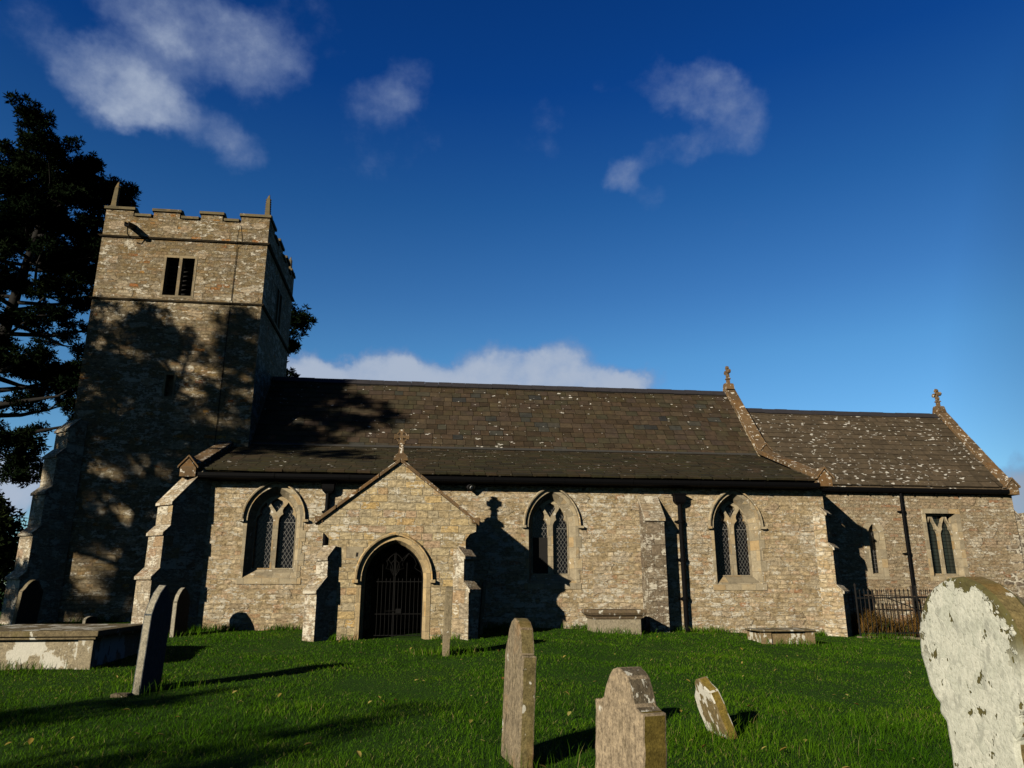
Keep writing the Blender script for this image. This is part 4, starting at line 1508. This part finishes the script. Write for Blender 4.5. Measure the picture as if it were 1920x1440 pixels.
# ------------------------------------------------------------------ wall lamp
lamp = empty('wall_lamp', (1.25, WA, 4.0), 'small black floodlight on the wall under the eaves right of the porch', 'lamp')
b = MB()
b.tube([(1.22, WA, 4.03), (1.22, WA - .10, 4.03)], .022, 8)
b.box(1.16, 1.28, WA - .02, WA, 3.98, 4.08)
b.build('bracket', M['lamp'], lamp, (1.22, WA - .05, 4.03))
b = MB()
b.tube([(1.20, WA - .09, 4.06), (1.27, WA - .20, 3.98), (1.29, WA - .24, 3.955)], [.085, .095, .105], 14)
b.build('lamp_head', M['lamp'], lamp, (1.25, WA - .17, 4.0))
b = MB()
b.tube([(1.286, WA - .236, 3.958), (1.293, WA - .246, 3.951)], [.045, .045], 14)
b.build('lens', M['lens'], lamp, (1.29, WA - .245, 3.95))

# ------------------------------------------------------------------ gravestones


def slab(name, profile, thick, loc, yaw, lean=0, side=0, mats=None, label=None, group=None, bevel=.012, rough=.006, cat='gravestone', top_from=None):
    """headstone: profile (s, z) seen on its west face; local +s runs to the south (near) side before yaw.
    lean tips the top to the east (deg), side tips it to the south in its own plane"""
    rs = random.Random(hash(name + str(loc[0])) % 1000)
    # densify the outline for a worn edge
    pts = []
    n = len(profile)
    for k in range(n):
        p, q = profile[k], profile[(k + 1) % n]
        L = math.hypot(q[0] - p[0], q[1] - p[1])
        m = max(1, int(L / .06))
        for j in range(m):
            f = j / m
            e = rough if p[1] > .02 or q[1] > .02 else 0
            pts.append((p[0] + (q[0] - p[0]) * f + rs.uniform(-e, e), p[1] + (q[1] - p[1]) * f + rs.uniform(-e, e)))
    b = MB()
    side_m = []
    for k in range(len(pts)):
        p, q = pts[k], pts[(k + 1) % len(pts)]
        mi = 1
        if top_from is not None and (p[1] + q[1]) / 2 > top_from:
            mi = 2
        side_m.append(mi)
    b.prism([(-thick / 2, -s, z) for s, z in pts], (thick, 0, 0), 0, 0, side_m)
    o = b.build(name, mats, None, (0, 0, 0), bevel=bevel)
    T = Matrix.Translation(Vector(loc)) @ Matrix.Rotation(yaw, 4, 'Z') @ Matrix.Rotation(R(lean), 4, 'Y') @ Matrix.Rotation(R(side), 4, 'X')
    o.matrix_world = T
    return tag(o, label, cat, group)


def dome(w, hs, ht, foot=-.3, shoulder=.0, n=12, ogee=False):
    """round-topped outline, width w, springing hs, top ht"""
    h = w / 2
    hd = h - shoulder
    pts = [(-h, foot), (-h, hs)]
    if shoulder:
        pts.append((-hd, hs + .01))
    for k in range(1, n):
        an = math.pi * (1 - k / n)
        c, s = math.cos(an), math.sin(an)
        if ogee:
            f = s ** 1.4
            pts.append((hd * c * (1 - .25 * s), hs + (ht - hs) * f))
        else:
            pts.append((hd * c, hs + (ht - hs) * s))
    if shoulder:
        pts.append((hd, hs + .01))
    pts += [(h, hs), (h, foot)]
    return pts


HG = 'headstones in the churchyard'
# near right: big pale round-topped stone
prof = [(-.22, -.2), (-.22, .86), (-.265, .90), (-.25, .94), (-.285, .965), (-.31, 1.02), (-.345, 1.16), (-.34, 1.27), (-.31, 1.36), (-.25, 1.44), (-.16, 1.505), (-.06, 1.545), (.04, 1.55),
        (.14, 1.515), (.22, 1.46), (.29, 1.385), (.33, 1.29), (.34, 1.18), (.32, 1.06), (.28, .985), (.25, .95), (.255, .90), (.22, .86), (.22, -.2)]
slab('headstone', prof, .13, (2.66, 3.43, gz(2.6, 3.4) - .01), 0, 0, 0, [M['h_white'], M['h_moss'], M['h_moss']],
     'big round-topped headstone crusted white with lichen, mossy edge, close at the right', HG, rough=.004, bevel=.018)
# brown shouldered stone
yw = math.atan2(.22, .65)
prof = [(-.23, -.3), (-.23, .85), (-.185, .853), (-.146, .875), (-.12, .94), (-.088, 1.0), (-.048, 1.033), (0, 1.044), (.048, 1.033), (.088, 1.0), (.12, .94), (.146, .875), (.185, .85), (.23, .847), (.23, -.3)]
slab('headstone', prof, .15, (1.13, 4.22, gz(1.13, 4.22) - .01), yw, 1, 2.0, [M['h_brown'], M['h_brown_edge'], M['h_mottled_top']],
     'brown headstone with curved shoulders and streaked face, low in front of the right lawn', HG, rough=.006, top_from=.86, bevel=.012)
# tall narrow-looking stone
prof = [(-.28, -.3), (-.27, .86), (-.22, .93), (-.17, 1.03), (-.10, 1.10), (0, 1.125), (.10, 1.11), (.17, 1.05), (.22, .92), (.24, .855), (.30, .845), (.30, -.3)]
slab('headstone', prof, .12, (.845, 6.62, gz(.85, 6.6)), R(8), 2.5, 0, [M['h_tall'], M['h_tall_edge'], M['h_tall_edge']],
     'tall grey-brown headstone seen nearly edge-on in the middle of the lawn', HG, rough=.006)
# small leaning stone
prof = [(-.18, -.25), (-.20, .28), (-.17, .37), (-.09, .43), (-.05, .50), (.0, .52), (.05, .50), (.09, .43), (.17, .36), (.20, .27), (.18, -.25)]
slab('headstone', prof, .10, (2.93, 7.40, gz(2.95, 7.4) + .02), R(8), -14, -16, [M['h_lean'], M['h_lean_edge'], M['h_lean_edge']],
     'small leaning headstone blotched white, tipped over in the right lawn', HG, rough=.01)
# dark pointed stone at left
prof = [(-.33, -.3), (-.33, .93), (-.27, 1.05), (-.15, 1.19), (0, 1.29), (.15, 1.19), (.27, 1.05), (.33, .93), (.33, -.3)]
slab('headstone', prof, .10, (-3.36, 10.52, gz(-3.4, 10.5)), R(-3), 2, 0, [M['h_slate'], M['h_slate_edge'], M['h_slate_edge']],
     'tall dark slate headstone with a pointed top beside the big chest tomb', HG, rough=.002)
b = MB()
b.box(-3.62, -3.42, 10.05, 10.2, gz(-3.5, 10.1) - .1, gz(-3.5, 10.1) + .035)
tag(b.build('foot_stone', M['h_post'], None, (-3.5, 10.1, .2), bevel=.015), 'small flat stone in the grass at the foot of the dark pointed headstone', 'stone')
# by the aisle buttress
prof = [(-.32, -.3), (-.32, .72), (-.25, .86), (-.12, .98), (0, 1.03), (.12, .98), (.25, .86), (.32, .72), (.32, -.3)]
slab('headstone', prof, .10, (-5.27, 18.15, gz(-5.27, 18.15)), R(-8), 0, 0, [M['h_dark'], M['h_slate_edge'], M['h_slate_edge']],
     'dark pointed headstone standing against the aisle corner buttress', HG, rough=.002)
# by the tower buttress
prof = [(-.34, -.3), (-.34, .88), (-.26, .95), (-.20, 1.04), (-.08, 1.13), (0, 1.15), (.08, 1.13), (.20, 1.04), (.26, .95), (.34, .88), (.34, -.3)]
slab('headstone', prof, .10, (-9.25, 19.7, gz(-9.3, 19.7)), R(-14), 4, 0, [M['h_dark'], M['h_post'], M['h_post']],
     'dark shouldered headstone at the far left in the tower buttress shade', HG, rough=.002)
# low stub behind the chest tomb
slab('headstone', dome(.50, .18, .28, shoulder=.0), .09, (-8.05, 20.4, gz(-8, 20.4)), R(-10), 0, 0, [M['h_dark'], M['h_slate_edge'], M['h_slate_edge']],
     'low pale-edged headstone peeping over the left chest tomb', HG, rough=.003)
# edge-on stones by the porch
slab('headstone', dome(.56, 1.08, 1.17, shoulder=.04), .125, (.53, 14.05, gz(.5, 14)), R(-1), 2, 0, [M['h_post'], M['h_post'], M['h_post']],
     'slim upright headstone seen edge-on in front of the porch door', HG, rough=.004)
slab('headstone', dome(.50, 1.06, 1.16), .085, (1.47, 18.0, gz(1.4, 18)), R(-2), 4, 0, [M['h_post'], M['h_post'], M['h_post']],
     'thin headstone seen edge-on leaning beside the right porch buttress', HG, rough=.003)
# far right sliver
slab('headstone', dome(.60, .95, 1.2), .10, (13.95, 16.6, gz(14, 16.6)), R(30), 0, 0, [M['h_dark'], M['h_dark'], M['h_dark']],
     'dark round-topped headstone at the right picture edge behind the white one', HG, rough=.003)

# ------------------------------------------------------------------ chest tombs


def chest(name, x0, x1, y0, y1, h, lid, over, label, m_panel, m_lid, mould=0, tilt=0, posts=True):
    cx, cy = (x0 + x1) / 2, (y0 + y1) / 2
    zg = gz(cx, y0)
    r_ = empty(name, (cx, cy, zg), label, 'tomb', 'chest tombs by the church')
    b = MB()
    i = .04 if posts else 0
    b.box(x0 + i, x1 - i, y0 + i, y1 - i, zg - .25, zg + h)
    b.build('chest', m_panel, r_, (cx, cy, zg), bevel=.01)
    if posts:
        for px in (x0, x1):
            for py in (y0, y1):
                b = MB()
                sx, sy = (1 if px == x0 else -1), (1 if py == y0 else -1)
                b.box(*sorted((px, px + sx * .22)), *sorted((py, py + sy * .13)), zg - .25, zg + h - .004)
                b.build('corner_slab', m_panel, r_, (px, py, zg), bevel=.01)
    b = MB()
    if mould:
        rings = []
        for o, z in ((.01, h + .002), (.03, h + .03), (.035, h + .06), (.09, h + .10), (.10, h + .12), (over, h + mould), (over, h + mould + lid), (over - .03, h + mould + lid + .02)):
            rings.append([(x0 - o, y0 - o, zg + z), (x1 + o, y0 - o, zg + z), (x1 + o, y1 + o, zg + z), (x0 - o, y1 + o, zg + z)])
        b.loft(rings)
        b.poly(rings[-1])
        b.poly(rings[0][::-1])
    else:
        b.box(x0 - over + .04, x1 + over - .04, y0 - over + .04, y1 + over - .04, zg + h + .002, zg + h + lid * .35)
        b.box(x0 - over, x1 + over, y0 - over, y1 + over, zg + h + lid * .35 + .002, zg + h + lid)
    b.build('lid', m_lid, r_, (cx, cy, zg + h), bevel=.012)
    return r_


chest('chest_tomb', -6.95, -4.86, 12.55, 14.7, .42, .13, .08, 'big low chest tomb with white-patched panels and a shaded end at the left edge', M['tomb'], M['tomb_lid'])
chest('chest_tomb', 4.17, 5.31, 18.0, 18.75, .33, .045, .12, 'tidy chest tomb with a moulded lid below the middle window', M['tomb_plain'], M['tomb_lid_dark'], mould=.15, posts=False)
chest('chest_tomb', 7.62, 8.86, 16.5, 17.3, .255, .055, .07, 'low squat chest tomb blotched with white lichen in front of the aisle end', M['tomb_low'], M['tomb_lid'])

# ------------------------------------------------------------------ railings


def railing(x0, x1, y, step, h, label, mat, lean=0, brace=False, xs=None, gap=0):
    zg = gz((x0 + x1) / 2, y)
    r_ = empty('iron_railing', ((x0 + x1) / 2, y, zg), label, 'railing', 'iron railings by the chancel')
    b = MB()
    for z in (.16, h - .22):
        b.box(x0, x1, y - .008, y + .008, zg + z - .018, zg + z + .018)
    b.build('rail', mat, r_, ((x0 + x1) / 2, y, zg + .5))
    if brace:
        b = MB()
        b.tube([(x0 + .9, y - .03, zg + h - .24), (x0 + 2.4, y - .03, zg + .5)], .014, 6)
        b.build('brace', mat, r_, (x0 + 1.6, y, zg + .8))
    for px in (x0 + .02, (x0 + x1) / 2, x1 - .02):
        b = MB()
        z = gz(px, y)
        b.tube([(px, y, z - .1), (px, y, z + h + .02)], .024, 8)
        b.tube([(px, y, z + h + .02), (px, y, z + h + .06), (px, y, z + h + .10)], [.034, .034, .005], 8)
        b.build('post', mat, r_, (px, y, z))
    proto = None
    x = x0 + step
    k = 0
    while x < x1 - step * .5:
        k += 1
        if abs(x - (x0 + x1) / 2) < step * .3:
            x += step
            continue
        if proto is None:
            b = MB()
            b.tube([(x, y - .018, zg + .06), (x, y - .018, zg + h - .07)], .0105, 6)
            b.tube([(x, y - .018, zg + h - .08), (x, y - .018, zg + h - .05), (x, y - .018, zg + h)], [.010, .020, .003], 6)
            proto = b.build('paling', mat, r_, (x, y, zg))
        else:
            copy_part(proto, r_, (x, y, gz(x, y) - 0 if False else zg + rnd.uniform(-.012, .012)))
            r_.children[-1].rotation_euler = (R(rnd.uniform(-2.0, 2.0)) * (1 + lean), R(rnd.uniform(-1.6, 1.6)) * (1 + lean), 0)
        x += step
    return r_


railing(11.42, 14.9, 18.98, .125, 1.27, 'front iron railing of spear-topped bars beside the aisle corner, below the lancet', M['rail_iron'], brace=True)
railing(11.75, 17.0, 20.95, .125, 1.22, 'rear rusty railing of crooked bars close to the chancel wall', M['rust_iron'], lean=.8)
b = MB()
for k in range(5):
    x = 11.35 + k * .75
    b.box(x, x + .74, 18.82, 19.02, gz(x + .3, 18.9) - .15, gz(x + .3, 18.9) + .05)
tag(b.build('stone_kerb', M['kerb'], None, (13, 18.9, .2), bevel=.015), 'low stone kerb along the foot of the iron railing', 'kerb')

# ------------------------------------------------------------------ vegetation
RNG = np.random.default_rng(11)


def blades(name, px, py, h, w, bend, mat, label, cat):
    """one mesh of many bent grass blades"""
    n = len(px)
    pz = hill(px, py) - .005
    yaw = RNG.uniform(0, 2 * np.pi, n)
    # blades also lean away from a common wind
    la = RNG.uniform(0, 2 * np.pi, n)
    dx, dy = np.cos(la) * bend * h + .12 * h, np.sin(la) * bend * h
    sx, sy = np.cos(yaw) * w / 2, np.sin(yaw) * w / 2
    V = np.empty((n, 5, 3), np.float32)
    V[:, 0] = np.stack([px - sx, py - sy, pz], -1)
    V[:, 1] = np.stack([px + sx, py + sy, pz], -1)
    V[:, 2] = np.stack([px + sx * .8 + dx * .35, py + sy * .8 + dy * .35, pz + h * .6], -1)
    V[:, 3] = np.stack([px - sx * .8 + dx * .35, py - sy * .8 + dy * .35, pz + h * .6], -1)
    V[:, 4] = np.stack([px + dx, py + dy, pz + h], -1)
    i = np.arange(n) * 5
    o = raw_mesh(name, V.reshape(-1, 3), np.stack([i, i + 1, i + 2, i + 3], -1), np.stack([i + 3, i + 2, i + 4], -1), mat)
    return tag(o, label, cat, kind='stuff')


def in_building(x, y):
    m = (y > WA - .02) & (x > -5.65) & (x < 11.0)
    m |= (y > WP - .02) & (x > -1.97) & (x < 1.04)
    m |= (y > WT - .02) & (x < -5) & (x > -10)
    m |= (y > WN - .02) & (x > 10.9)
    m |= (x > -6.9) & (x < -4.9) & (y > 12.6) & (y < 14.65)
    m |= (x > 4.2) & (x < 5.3) & (y > 18.03) & (y < 18.7)
    m |= (x > 7.65) & (x < 8.83) & (y > 16.53) & (y < 17.27)
    return m


def vnoise(x, y, s, seed):
    r_ = np.random.default_rng(seed)
    a = r_.uniform(0, 6.28, 8)
    th = r_.uniform(0, 6.28, 8)
    fr = r_.uniform(.6, 1.6, 8) * s
    return sum(np.sin((x * np.cos(t) + y * np.sin(t)) * f + p) for t, f, p in zip(th, fr, a)) / 4.0


def grass():
    N = 1900000
    y = RNG.uniform(4.6, 23.5, N)
    x = RNG.uniform(-17, 24.5, N)
    keep = (x > -.62 * y - 2.2) & (x < .93 * y + 2.2)
    dens = np.clip((6.2 / y) ** 1.55, 0, 1)
    keep &= RNG.uniform(0, 1, N) < dens
    keep &= ~in_building(x, y)
    x, y = x[keep], y[keep]
    n = len(x)
    cl = vnoise(x, y, 2.2, 5) + .6 * vnoise(x, y, 7.0, 6)
    h = (.028 + .013 * cl) * RNG.uniform(.6, 1.5, n)
    h = np.clip(h, .014, .09) * np.where(y < 9.5, 1.25, 1.0)
    tall = RNG.uniform(0, 1, n) < .006
    h = np.where(tall, h * RNG.uniform(1.5, 2.4, n), h)
    w = np.clip(.0048 * (y / 7.5) ** .8, .004, .012) * RNG.uniform(.7, 1.3, n)
    blades('grass', x, y, h, w, RNG.uniform(.3, 1.2, n), M['grass'], 'short green churchyard grass', 'grass')
    # longer tufts round the stones
    spots = [(.85, 6.6), (2.95, 7.4), (-3.4, 10.5), (.53, 14.0), (-5.3, 18.3), (2.7, 4.3), (4.7, 17.95), (8.2, 16.45), (-5.9, 12.5), (3.5, 6.6), (2.2, 7.3), (4.6, 7.4)]
    X, Y = [], []
    for sx, sy in spots:
        k = 260
        X.append(sx + RNG.normal(0, .34, k))
        Y.append(sy + RNG.normal(0, .28, k))
    for (xa, ya), (xb, yb), cnt in (((-5.4, WA - .05), (-2.2, WA - .05), 900), ((1.3, WA - .05), (5.7, WA - .05), 1100), ((6.5, WA - .05), (10.6, WA - .05), 1200), ((-1.9, WP - .05), (-1.3, WP - .05), 160),
                                    ((.3, WP - .05), (1.1, WP - .05), 160), ((-9.3, WT - .05), (-5.8, WT - .05), 700), ((11.3, 18.8), (14.8, 18.8), 900)):
        f = RNG.uniform(0, 1, cnt)
        f = f[vnoise(f * 17, f * 5, 1.0, 31) + RNG.uniform(-.5, .7, cnt) > 0]
        X.append(xa + (xb - xa) * f + RNG.normal(0, .02, len(f)))
        Y.append(ya + (yb - ya) * f - np.abs(RNG.normal(0, .09, len(f))))
    X, Y = np.concatenate(X), np.concatenate(Y)
    k = ~in_building(X, Y)
    X, Y = X[k], Y[k]
    n = len(X)
    blades('grass_tufts', X, Y, RNG.uniform(.08, .2, n), .005 * np.clip(Y / 8, .8, 2) * RNG.uniform(.7, 1.3, n), RNG.uniform(.2, .7, n), M['grass'], 'longer grass tufts round the gravestones', 'grass')


grass()


def fallen_leaves():
    n = 260
    y = RNG.uniform(5, 18.5, n) ** 1.0
    x = RNG.uniform(-.6, .85, n) * y
    k = ~in_building(x, y)
    x, y = x[k], y[k]
    n = len(x)
    z = hill(x, y) + RNG.uniform(.035, .065, n)
    a = RNG.uniform(0, 6.28, n)
    s = RNG.uniform(.018, .042, n)
    V = np.empty((n, 6, 3), np.float32)
    shape = [(0, -1), (.55, -.35), (.5, .35), (0, 1), (-.5, .35), (-.55, -.35)]
    tilt = RNG.uniform(-.7, .7, n)
    for j, (u, v) in enumerate(shape):
        X, Y = u * s, v * s
        V[:, j] = np.stack([x + X * np.cos(a) - Y * np.sin(a), y + X * np.sin(a) + Y * np.cos(a), z + tilt * Y + np.abs(u) * s * .5], -1)
    i = np.arange(n) * 6
    o = raw_mesh('fallen_leaves', V.reshape(-1, 3), np.concatenate([np.stack([i, i + 1, i + 2, i + 3], -1), np.stack([i + 3, i + 4, i + 5, i], -1)]), None, M['leaf'])
    tag(o, 'yellow and brown fallen leaves scattered over the grass', 'leaves', kind='stuff')


fallen_leaves()


def bracken():
    n = 5200
    x = np.concatenate([RNG.uniform(11.9, 16.8, n // 2), RNG.normal(12.6, .45, n // 4), RNG.normal(14.0, .5, n - n // 2 - n // 4)])
    y = RNG.uniform(19.15, 20.85, n)
    k = x > 11.75
    x, y = x[k], y[k]
    n = len(x)
    lump = .75 + .3 * vnoise(x, y, 2.5, 9)
    h = np.clip(lump, .25, 1.2) * RNG.uniform(.35, 1.0, n) * .75
    blades('dead_bracken', x, y, h, RNG.uniform(.012, .035, n), RNG.uniform(.2, .8, n), M['bracken'], 'rust-brown dead bracken and weeds behind the iron railing', 'bracken')


bracken()


def tuft_mesh(centers, rng, per, length, width, upbias=.35):
    """clusters of needle-like triangles round every centre"""
    n = len(centers) * per
    c = np.repeat(np.asarray(centers), per, axis=0)
    d = rng.normal(0, 1, (n, 3))
    d[:, 2] = d[:, 2] * .8 + upbias
    d /= np.linalg.norm(d, axis=1)[:, None]
    s = np.cross(d, rng.normal(0, 1, (n, 3)))
    s /= np.linalg.norm(s, axis=1)[:, None]
    L = rng.uniform(.6, 1.25, n)[:, None] * length
    w = width * rng.uniform(.7, 1.3, n)[:, None]
    V = np.empty((n, 3, 3), np.float32)
    V[:, 0] = c + d * L * .08 - s * w * .5
    V[:, 1] = c + d * L * .55 + s * w
    V[:, 2] = c + d * L
    return V.reshape(-1, 3), np.arange(n * 3).reshape(-1, 3)


def pine(base, H, spread, label, seed, low=.32, lean=(0, 0), pads=150, dense=1.0, group='Scots pines', extra=(), trunk_r=.36, needles=(.21, .042)):
    """Scots pine: leaning trunk, long crooked limbs, flattened pads of needle tufts"""
    rng = np.random.default_rng(seed)
    rs = random.Random(seed)
    B = Vector(base)
    root = empty('pine_tree', base, label, 'tree', group)

    def spine(f):
        return B + Vector((lean[0] * f + .18 * math.sin(f * 5 + seed), lean[1] * f + .15 * math.cos(f * 4 + seed), H * f * .97))
    b = MB()
    N = 16
    b.tube([spine(k / N) for k in range(N + 1)], [trunk_r * (1 - .86 * (k / N) ** 1.1) * (1.25 if k == 0 else 1) for k in range(N + 1)], 9)
    b.build('trunk', M['bark'], root, base, smooth=True)
    limbs = MB()
    cents = []

    def pad(p, r, h):
        k = int(r * r * 42 * dense) + 8
        q = rng.normal(0, 1, (k, 3))
        q /= np.linalg.norm(q, axis=1)[:, None]
        q *= rng.uniform(.25, 1.0, (k, 1)) ** .6 * np.array([r * .85, r * .85, h])
        cents.append(np.array(p) + q)

    def limb(a, tip, r, thin=.3):
        a, tip = Vector(a), Vector(tip)
        L = (tip - a).length
        side = (tip - a).cross(Vector((0, 0, 1)))
        if side.length:
            side.normalize()
        m1 = a.lerp(tip, .4) + Vector((0, 0, -.05 * L)) + side * rs.uniform(-.1, .1) * L
        m2 = a.lerp(tip, .75) + Vector((0, 0, -.04 * L)) + side * rs.uniform(-.08, .08) * L
        limbs.tube([a, m1, m2, tip], [r * .8, r * .55, r * .32, r * .12], 6)
        for s_, f in ((m1, .45), (m2, .7), (tip, 1.0)):
            for _ in range(3 if f > .5 else 1):
                if rs.random() < thin * .6:
                    continue
                e = Vector((rs.uniform(-1, 1), rs.uniform(-1, 1), rs.uniform(-.1, .55))) * (.20 * L + .25)
                t2 = s_ + e
                limbs.tube([s_, s_.lerp(t2, .5) + Vector((0, 0, -.05)), t2], [r * .3, r * .2, r * .08], 4)
                pad(t2, rs.uniform(.38, .75), rs.uniform(.22, .38))
        pad(tip, rs.uniform(.5, .8), rs.uniform(.25, .4))
        for f in (.35, .55, .8):
            if rs.random() < thin:
                continue
            pad(a.lerp(tip, f) + Vector((rs.uniform(-.3, .3), rs.uniform(-.3, .3), rs.uniform(-.05, .35))), rs.uniform(.35, .6), rs.uniform(.2, .32))
    for k in range(pads // 5):
        f = low + (1 - low) * ((k + rs.random()) / (pads // 5)) ** .9
        g = (f - low) / (1 - low)
        reach = spread * (.55 + .75 * math.sin(math.pi * (.22 + g * .60)) ** .8) * rs.uniform(.55, 1.08) * (1 - .35 * g)
        an = k * 2.399 + rs.uniform(-.5, .5)
        a = spine(f * .97)
        tip = a + Vector((math.cos(an) * reach, math.sin(an) * reach, reach * rs.uniform(-.05, .42) + .2 * g))
        limb(a, tip, .05 + .10 * (1 - g) * trunk_r / .36, .25 if g > .55 else .85)
    for (f, tip) in extra:
        limb(spine(f), tip, .09)
    limbs.build('limb', M['bark'], root, base, smooth=True)
    V, F = tuft_mesh(np.concatenate(cents), rng, 20, needles[0], needles[1], .25)
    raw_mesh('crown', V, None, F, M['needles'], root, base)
    return root


def bush(name, base, rx, ry, h, label, seed, n=5200, size=.16, cat='tree', group=None):
    rng = np.random.default_rng(seed)
    root = empty(name, base, label, cat, group)
    b = MB()
    for k in range(5):
        a = rng.uniform(0, 6.28)
        b.tube([Vector(base) + Vector((0, 0, -.2)), Vector(base) + Vector((math.cos(a) * rx * .25, math.sin(a) * ry * .25, h * .45)), Vector(base) + Vector((math.cos(a) * rx * .55, math.sin(a) * ry * .55, h * .8))], [.16, .09, .03], 6)
    b.build('trunk', M['bark'], root, base, smooth=True)
    lobes = [(rng.uniform(-.55, .55) * rx, rng.uniform(-.55, .55) * ry, rng.uniform(.28, .80) * h, rng.uniform(.3, .55)) for _ in range(16)]
    P = []
    for lx, ly, lz, s in lobes:
        d = rng.normal(0, 1, (n // 16, 3))
        d /= np.linalg.norm(d, axis=1)[:, None]
        d *= rng.uniform(.6, 1.05, (len(d), 1)) * s
        P.append(np.array(base) + np.array([lx, ly, lz]) + d * np.array([rx, ry, h * .55]))
    P = np.concatenate(P)
    P = P[P[:, 2] > base[2] + .1]
    V, F = tuft_mesh(P, rng, 5, size * 1.6, size * .45, .2)
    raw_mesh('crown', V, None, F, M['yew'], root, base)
    return root


PG = 'Scots pines'
# the two pines behind the tower
pine((-17.1, 30.0, gz(-17, 30)), 18.9, 3.6, 'great dark Scots pine rising beside the tower at the left edge', 21, low=.36, lean=(1.2, 0), pads=330, dense=1.25,
     extra=((.36, (-14.3, 28.6, 6.4)), (.33, (-14.0, 28.6, 5.3)), (.93, (-13.9, 32.0, 18.2)), (.50, (-13.9, 29.5, 9.4))), trunk_r=.42)
pine((-9.6, 32.5, gz(-9.6, 32)), 15.2, 3.0, 'Scots pine hidden behind the tower with one clump showing at its right', 5, low=.60, lean=(.3, 0), pads=80, dense=1.1,
     extra=((.78, (-6.2, 32.3, 12.3)), (.82, (-6.1, 32.4, 12.9)), (.74, (-6.2, 32.2, 11.7))))
bush('yew_tree', (-16.6, 29.5, .3), 2.6, 2.2, 4.9, 'dark yew bush at the left edge behind the tower buttress', 3, group='dark trees behind the tower')
bush('yew_tree', (-20.5, 33.0, .3), 3.6, 2.6, 5.2, 'dark yew at the far left under the great pine', 4, group='dark trees behind the tower')

# trees to the south-west, outside the picture, whose shade falls on the tower and lawn


def along(p, q):
    """p metres down-sun, q metres across"""
    sa, ca = math.sin(R(SUN_AZ)), math.cos(R(SUN_AZ))
    return (p * sa + q * ca, p * ca - q * sa)


x_, y_ = -9.2 - 14 * math.sin(R(SUN_AZ)), 22.1 - 14 * math.cos(R(SUN_AZ))
pine((x_, y_, gz(x_, y_)), 14.5, 3.8, 'Scots pine out of the picture at the left, shading the tower', 33, low=.50, lean=(1.5, -.9), pads=150, dense=.62, trunk_r=.27,
     extra=((.50, (x_ + 1.7, y_ - 1.3, 7.2)), (.42, (x_ - 1.2, y_ + 1.1, 6.4)), (.58, (x_ + 2.4, y_ - 1.6, 9.6)), (.38, (x_ - 1.4, y_ + .9, 5.6))))
x_, y_ = -8.1 - 33 * math.sin(R(SUN_AZ)), 22.1 - 33 * math.cos(R(SUN_AZ))
pine((x_, y_, gz(x_, y_)), 19.8, 3.3, 'taller Scots pine out of the picture, farther left than the other one', 51, low=.34, lean=(.4, -.3), pads=170, dense=.42, trunk_r=.3)  # unseen pine added to fill and soften the shade on the tower
x_, y_ = along(-14.5, -6.35)
bush('yew_tree', (x_, y_, -.3), 1.9, 1.6, 8.9, 'narrow yew out of the picture behind the viewer, shading the near lawn', 8, n=5200)
x_, y_ = along(-14.8, -8.9)
bush('yew_tree', (x_, y_, -.3), 1.8, 1.6, 7.0, 'broad yew out of the picture behind the viewer, shading the near lawn', 9, n=7000)
